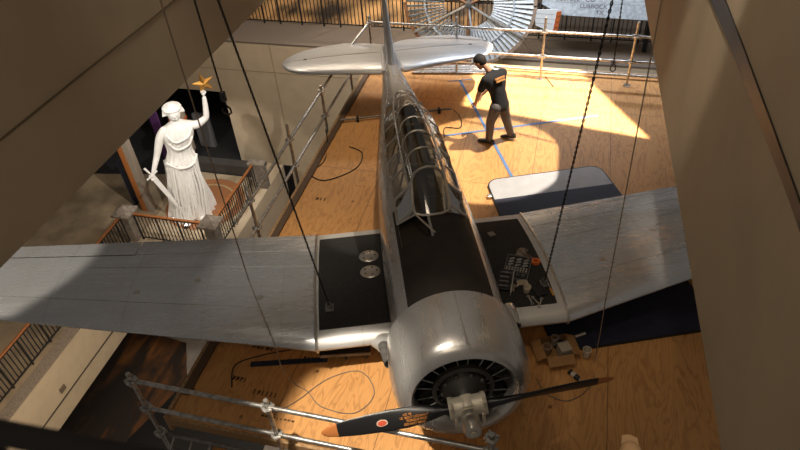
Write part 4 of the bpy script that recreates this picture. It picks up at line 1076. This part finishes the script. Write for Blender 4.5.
def head_mesh(c, fwd, m, parent, hairm, cap=None):
    c = Vector(c); f = Vector(fwd).normalized(); s = f.cross(Vector((0, 0, 1))).normalized(); u = s.cross(f); R = Matrix((s, f, u)).transposed()
    def T(p): return c + R @ Vector(p)
    def el(mb, p, r):
        q = MB().ell((0, 0, 0), r, 16, 12); mb.add([T(Vector(v) + Vector(p)) for v in q.v], q.f)
    h = MB(); el(h, (0, 0, 0), (.076, .096, .115)); el(h, (0, .035, -.065), (.05, .055, .05)); el(h, (0, .10, -.015), (.013, .02, .022)); el(h, (0, .092, -.055), (.025, .012, .008))
    for q in (-1, 1): el(h, (q * .077, -.005, -.01), (.012, .022, .03)); el(h, (q * .03, .086, .012), (.014, .010, .007))
    h.build('head', m, parent)
    hh = MB(); el(hh, (0, -.02, .022), (.083, .098, .108)); hh.build('hair', hairm, parent)
    if cap:
        cp = MB(); pr_ = []
        rings = []
        for k in range(7):
            a = k / 6 * PI / 2; rings.append([T((.09 * math.cos(a) * math.cos(q) + 1e-4 * math.cos(q), -.005 + .108 * math.cos(a) * math.sin(q) + 1e-4 * math.sin(q), .035 + .10 * math.sin(a))) for q in [2 * PI * j / 24 for j in range(24)]])
        cp.loft(rings); cp.add([T((x, y, z)) for x, y, z in ((-.07, .07, .045), (.07, .07, .045), (.06, .17, .03), (0, .19, .03), (-.06, .17, .03), (-.07, .07, .035), (.07, .07, .035), (.06, .17, .02), (0, .19, .02), (-.06, .17, .02))], [(0, 1, 2, 3, 4), (9, 8, 7, 6, 5), (0, 5, 6, 1), (1, 6, 7, 2), (2, 7, 8, 3), (3, 8, 9, 4), (4, 9, 5, 0)])
        cp.build('cap', cap, parent)


def blob(name, parts, m, parent, vox=.014):
    """one continuous surface from tapering limbs: ((x,y,z), (x,y,z), radius, radius, squash)"""
    mb = MB()
    for a, b, ra, rb, *q in parts:
        a = Vector(a); b = Vector(b); d = b - a; L = d.length; e = d.normalized(); side = Vector(q[1]) if len(q) > 1 else Vector((1, 0, 0))
        side = (side - e * side.dot(e)).normalized(); w = e.cross(side); k = q[0] if q else 1.; rings = []
        for i in range(15):
            f = -1 + 2 * i / 14; th = PI / 2 * f
            if i <= 4: t_ = (i - 4) / 4 * PI / 2; c = a + e * ra * math.sin(t_); r = ra * math.cos(t_)
            elif i >= 10: t_ = (i - 10) / 4 * PI / 2; c = b + e * rb * math.sin(t_); r = rb * math.cos(t_)
            else: g_ = (i - 4) / 6; c = a.lerp(b, g_); r = ra + (rb - ra) * g_
            r = max(r, 1e-4); rings.append([c + side * (r * math.cos(2 * PI * j / 16)) + w * (r * k * math.sin(2 * PI * j / 16)) for j in range(16)])
        mb.loft(rings)
    o = mb.build(name, m, parent); r_ = o.modifiers.new('r', 'REMESH'); r_.mode = 'VOXEL'; r_.voxel_size = vox; r_.use_smooth_shade = True
    s_ = o.modifiers.new('s', 'SMOOTH'); s_.factor = .6; s_.iterations = 7
    dg = bpy.context.evaluated_depsgraph_get(); dg.update(); me = bpy.data.meshes.new_from_object(o.evaluated_get(dg)); o.modifiers.clear(); o.data = me
    for p in me.polygons: p.use_smooth = True
    if not me.materials: me.materials.append(m)
    return o


def figure(t, J, head, fwd, shirt, trousers, skinm, hairm, cap=None):
    across = Vector(J['sR']) - Vector(J['sL']); g = {k: Vector(v) for k, v in J.items()}
    lo_ = g['pel'].lerp(g['abd'], -.3)
    def arms(x, f=1.): return [(g['s' + k], g['s' + k].lerp(g['e' + k], f), .052 + x, (.052 + (.040 - .052) * f) + x) for k in 'LR']
    blob('body', [(g['pel'], g['che'], .115, .125, .72, across), (g['che'], g['nek'], .09, .055), (g['nek'], Vector(head), .052, .05), (g['sL'], g['sR'], .06, .06)] + arms(0)
         + [(g['e' + k], g['w' + k], .040, .027) for k in 'LR'] + [(g['h' + k], g['k' + k], .085, .056) for k in 'LR'] + [(g['k' + k], g['a' + k], .056, .038) for k in 'LR'], skinm, t)
    blob('shirt', [(lo_, g['abd'], .150, .148, .78, across), (g['abd'], g['che'], .148, .155, .78, across), (g['sL'], g['sR'], .074, .074), (g['che'].lerp(g['sL'], .45), g['che'].lerp(g['sR'], .45), .115, .115), (g['che'], g['nek'].lerp(g['che'], .4), .125, .075), (g['sL'].lerp(g['che'], .3), g['abd'], .10, .12), (g['sR'].lerp(g['che'], .3), g['abd'], .10, .12)] + arms(.020, .62), shirt, t)
    blob('trousers', [(g['pel'], g['pel'].lerp(g['abd'], .15), .135, .13, .8, across)] + [(g['h' + k], g['k' + k], .105, .078) for k in 'LR'] + [(g['k' + k], g['a' + k], .078, .066) for k in 'LR'], trousers, t)
    head_mesh(head, fwd, skinm, t, hairm, cap)
    for k in 'LR':
        w = g['w' + k]; d = w - g['e' + k]; finger_hand(w, d, (0, 0, 1) if abs(d.normalized().z) < .9 else (1, 0, 0), skinm, t)


def shoe(t, p, ang, tilt=0):
    m_ = MB(); R = Euler((tilt, 0, ang)).to_matrix()
    rings = []
    for y, w, z0, z1 in ((-.09, .03, .0, .07), (-.07, .042, 0, .095), (0, .045, 0, .10), (.06, .046, 0, .075), (.13, .05, 0, .055), (.18, .042, 0, .045), (.205, .02, .005, .03)):
        rings.append([Vector(p) + R @ Vector((w * math.cos(a), y, (z0 + z1) / 2 + (z1 - z0) / 2 * math.sin(a))) for a in [2 * PI * j / 14 for j in range(14)]])
    m_.loft(rings); m_.build('shoe', M_BLACK, t)


bx0, by0 = -.55, 6.08
man = thing('person', 'person in black t-shirt, dark cap and grey jeans bending forward on the deck', 'person', (bx0, by0, 0))
# faces -x (and slightly away), leaning forward
MJ = dict(pel=(.10, -.16, .90), abd=(.06, -.14, 1.04), che=(-.01, -.10, 1.25), nek=(-.13, -.05, 1.42), hed=(-.18, -.03, 1.46), sL=(-.14, -.25, 1.32), eL=(-.24, -.27, 1.06), wL=(-.30, -.14, .84),
          sR=(.10, .06, 1.30), eR=(-.06, .16, 1.04), wR=(-.22, .12, .84), hL=(.05, -.24, .84), kL=(-.04, -.16, .48), aL=(-.06, -.06, .10), hR=(.14, -.08, .84), kR=(.20, -.0, .49), aR=(.28, .12, .13))
figure(man, MJ, (-.26, -.01, 1.50), (-1, .4, -.75), M_SHIRT, M_JEANS, M_SKIN, mat('dark hair', (.02, .014, .01), .8), mat('cap black', (.015, .015, .016), .8))
shoe(man, (-.06, -.07, .0), 1.35); shoe(man, (.30, .11, .03), 1.2, -.25)
# print on the back of the shirt
pn = Vector((.60, -.55, .58)).normalized(); px_ = Vector((.68, .73, 0)).normalized(); py_ = pn.cross(px_)
sp_ = MB()
for r_, (w_, n_) in enumerate(((.20, 7), (.17, 6))):
    for k in range(n_): sp_.box((-w_ / 2 + w_ * (k + .5) / n_, .022 - .044 * r_, 0), (w_ / n_ * .78, .034, .03))
o = sp_.build('shirt_print', mat('orange shirt print', (.50, .24, .08), .8), man, False)
o.matrix_local = Matrix.Translation(Vector((-.02, -.10, 1.28)) + pn * .145 - py_ * .05) @ Matrix((px_, py_, pn)).transposed().to_4x4()
fm = thing('person', 'person in a tan cap, only the crown showing at the near deck edge', 'person', (1.355, -.48, 0))
FJ = dict(pel=(0, 0, .92), abd=(0, 0, 1.08), che=(0, 0, 1.30), nek=(0, 0, 1.48), hed=(0, 0, 1.54), sL=(-.18, 0, 1.38), eL=(-.23, .02, 1.08), wL=(-.22, .1, .84), sR=(.18, 0, 1.38), eR=(.23, .02, 1.08), wR=(.22, .1, .84),
          hL=(-.09, 0, .87), kL=(-.10, .02, .49), aL=(-.10, 0, .09), hR=(.09, 0, .87), kR=(.10, .02, .49), aR=(.10, 0, .09))
figure(fm, FJ, (0, .03, 1.64), (0, 1, -.1), M_SHIRT, M_JEANS, M_SKIN, mat('dark hair', (.02, .014, .01)), mat('tan cap', (.55, .34, .17), .8))
spot((1.6, -2.2, 9), (1.35, -.45, 1.75), 500, 4, .3, NEUT, .03)
shoe(fm, (-.10, 0, 0), 0); shoe(fm, (.10, 0, 0), 0)

# near handrail of the gallery the photographer stands on
nr = thing('railing', 'black out of focus handrail of the near gallery, lowest in the view', 'railing', (-.14, -3.03, 5.765), group=None)
a = Vector((-.69, -3.03 + .27, 5.16)); d1 = Vector((.05, -3.01 + 0, 5.735))
o_ = Vector((-.14, -3.03, 5.765))
# runs from the left edge of the view down to the right at arm's length in front of the parapet
P0 = Vector((-.33, -3.06, 5.808)); P1 = Vector((.075, -3.005, 5.712))
MB().tube(P0 - o_, P1 - o_, .0155, 14).build('handrail', mat('dull black', (.006, .006, .006), .95), nr)
MB().tube(Vector((-.16, -3.045, 5.76)) - o_, Vector((-.16, -3.045, 5.0)) - o_, .012, 10).build('post', M_BLACK, nr)
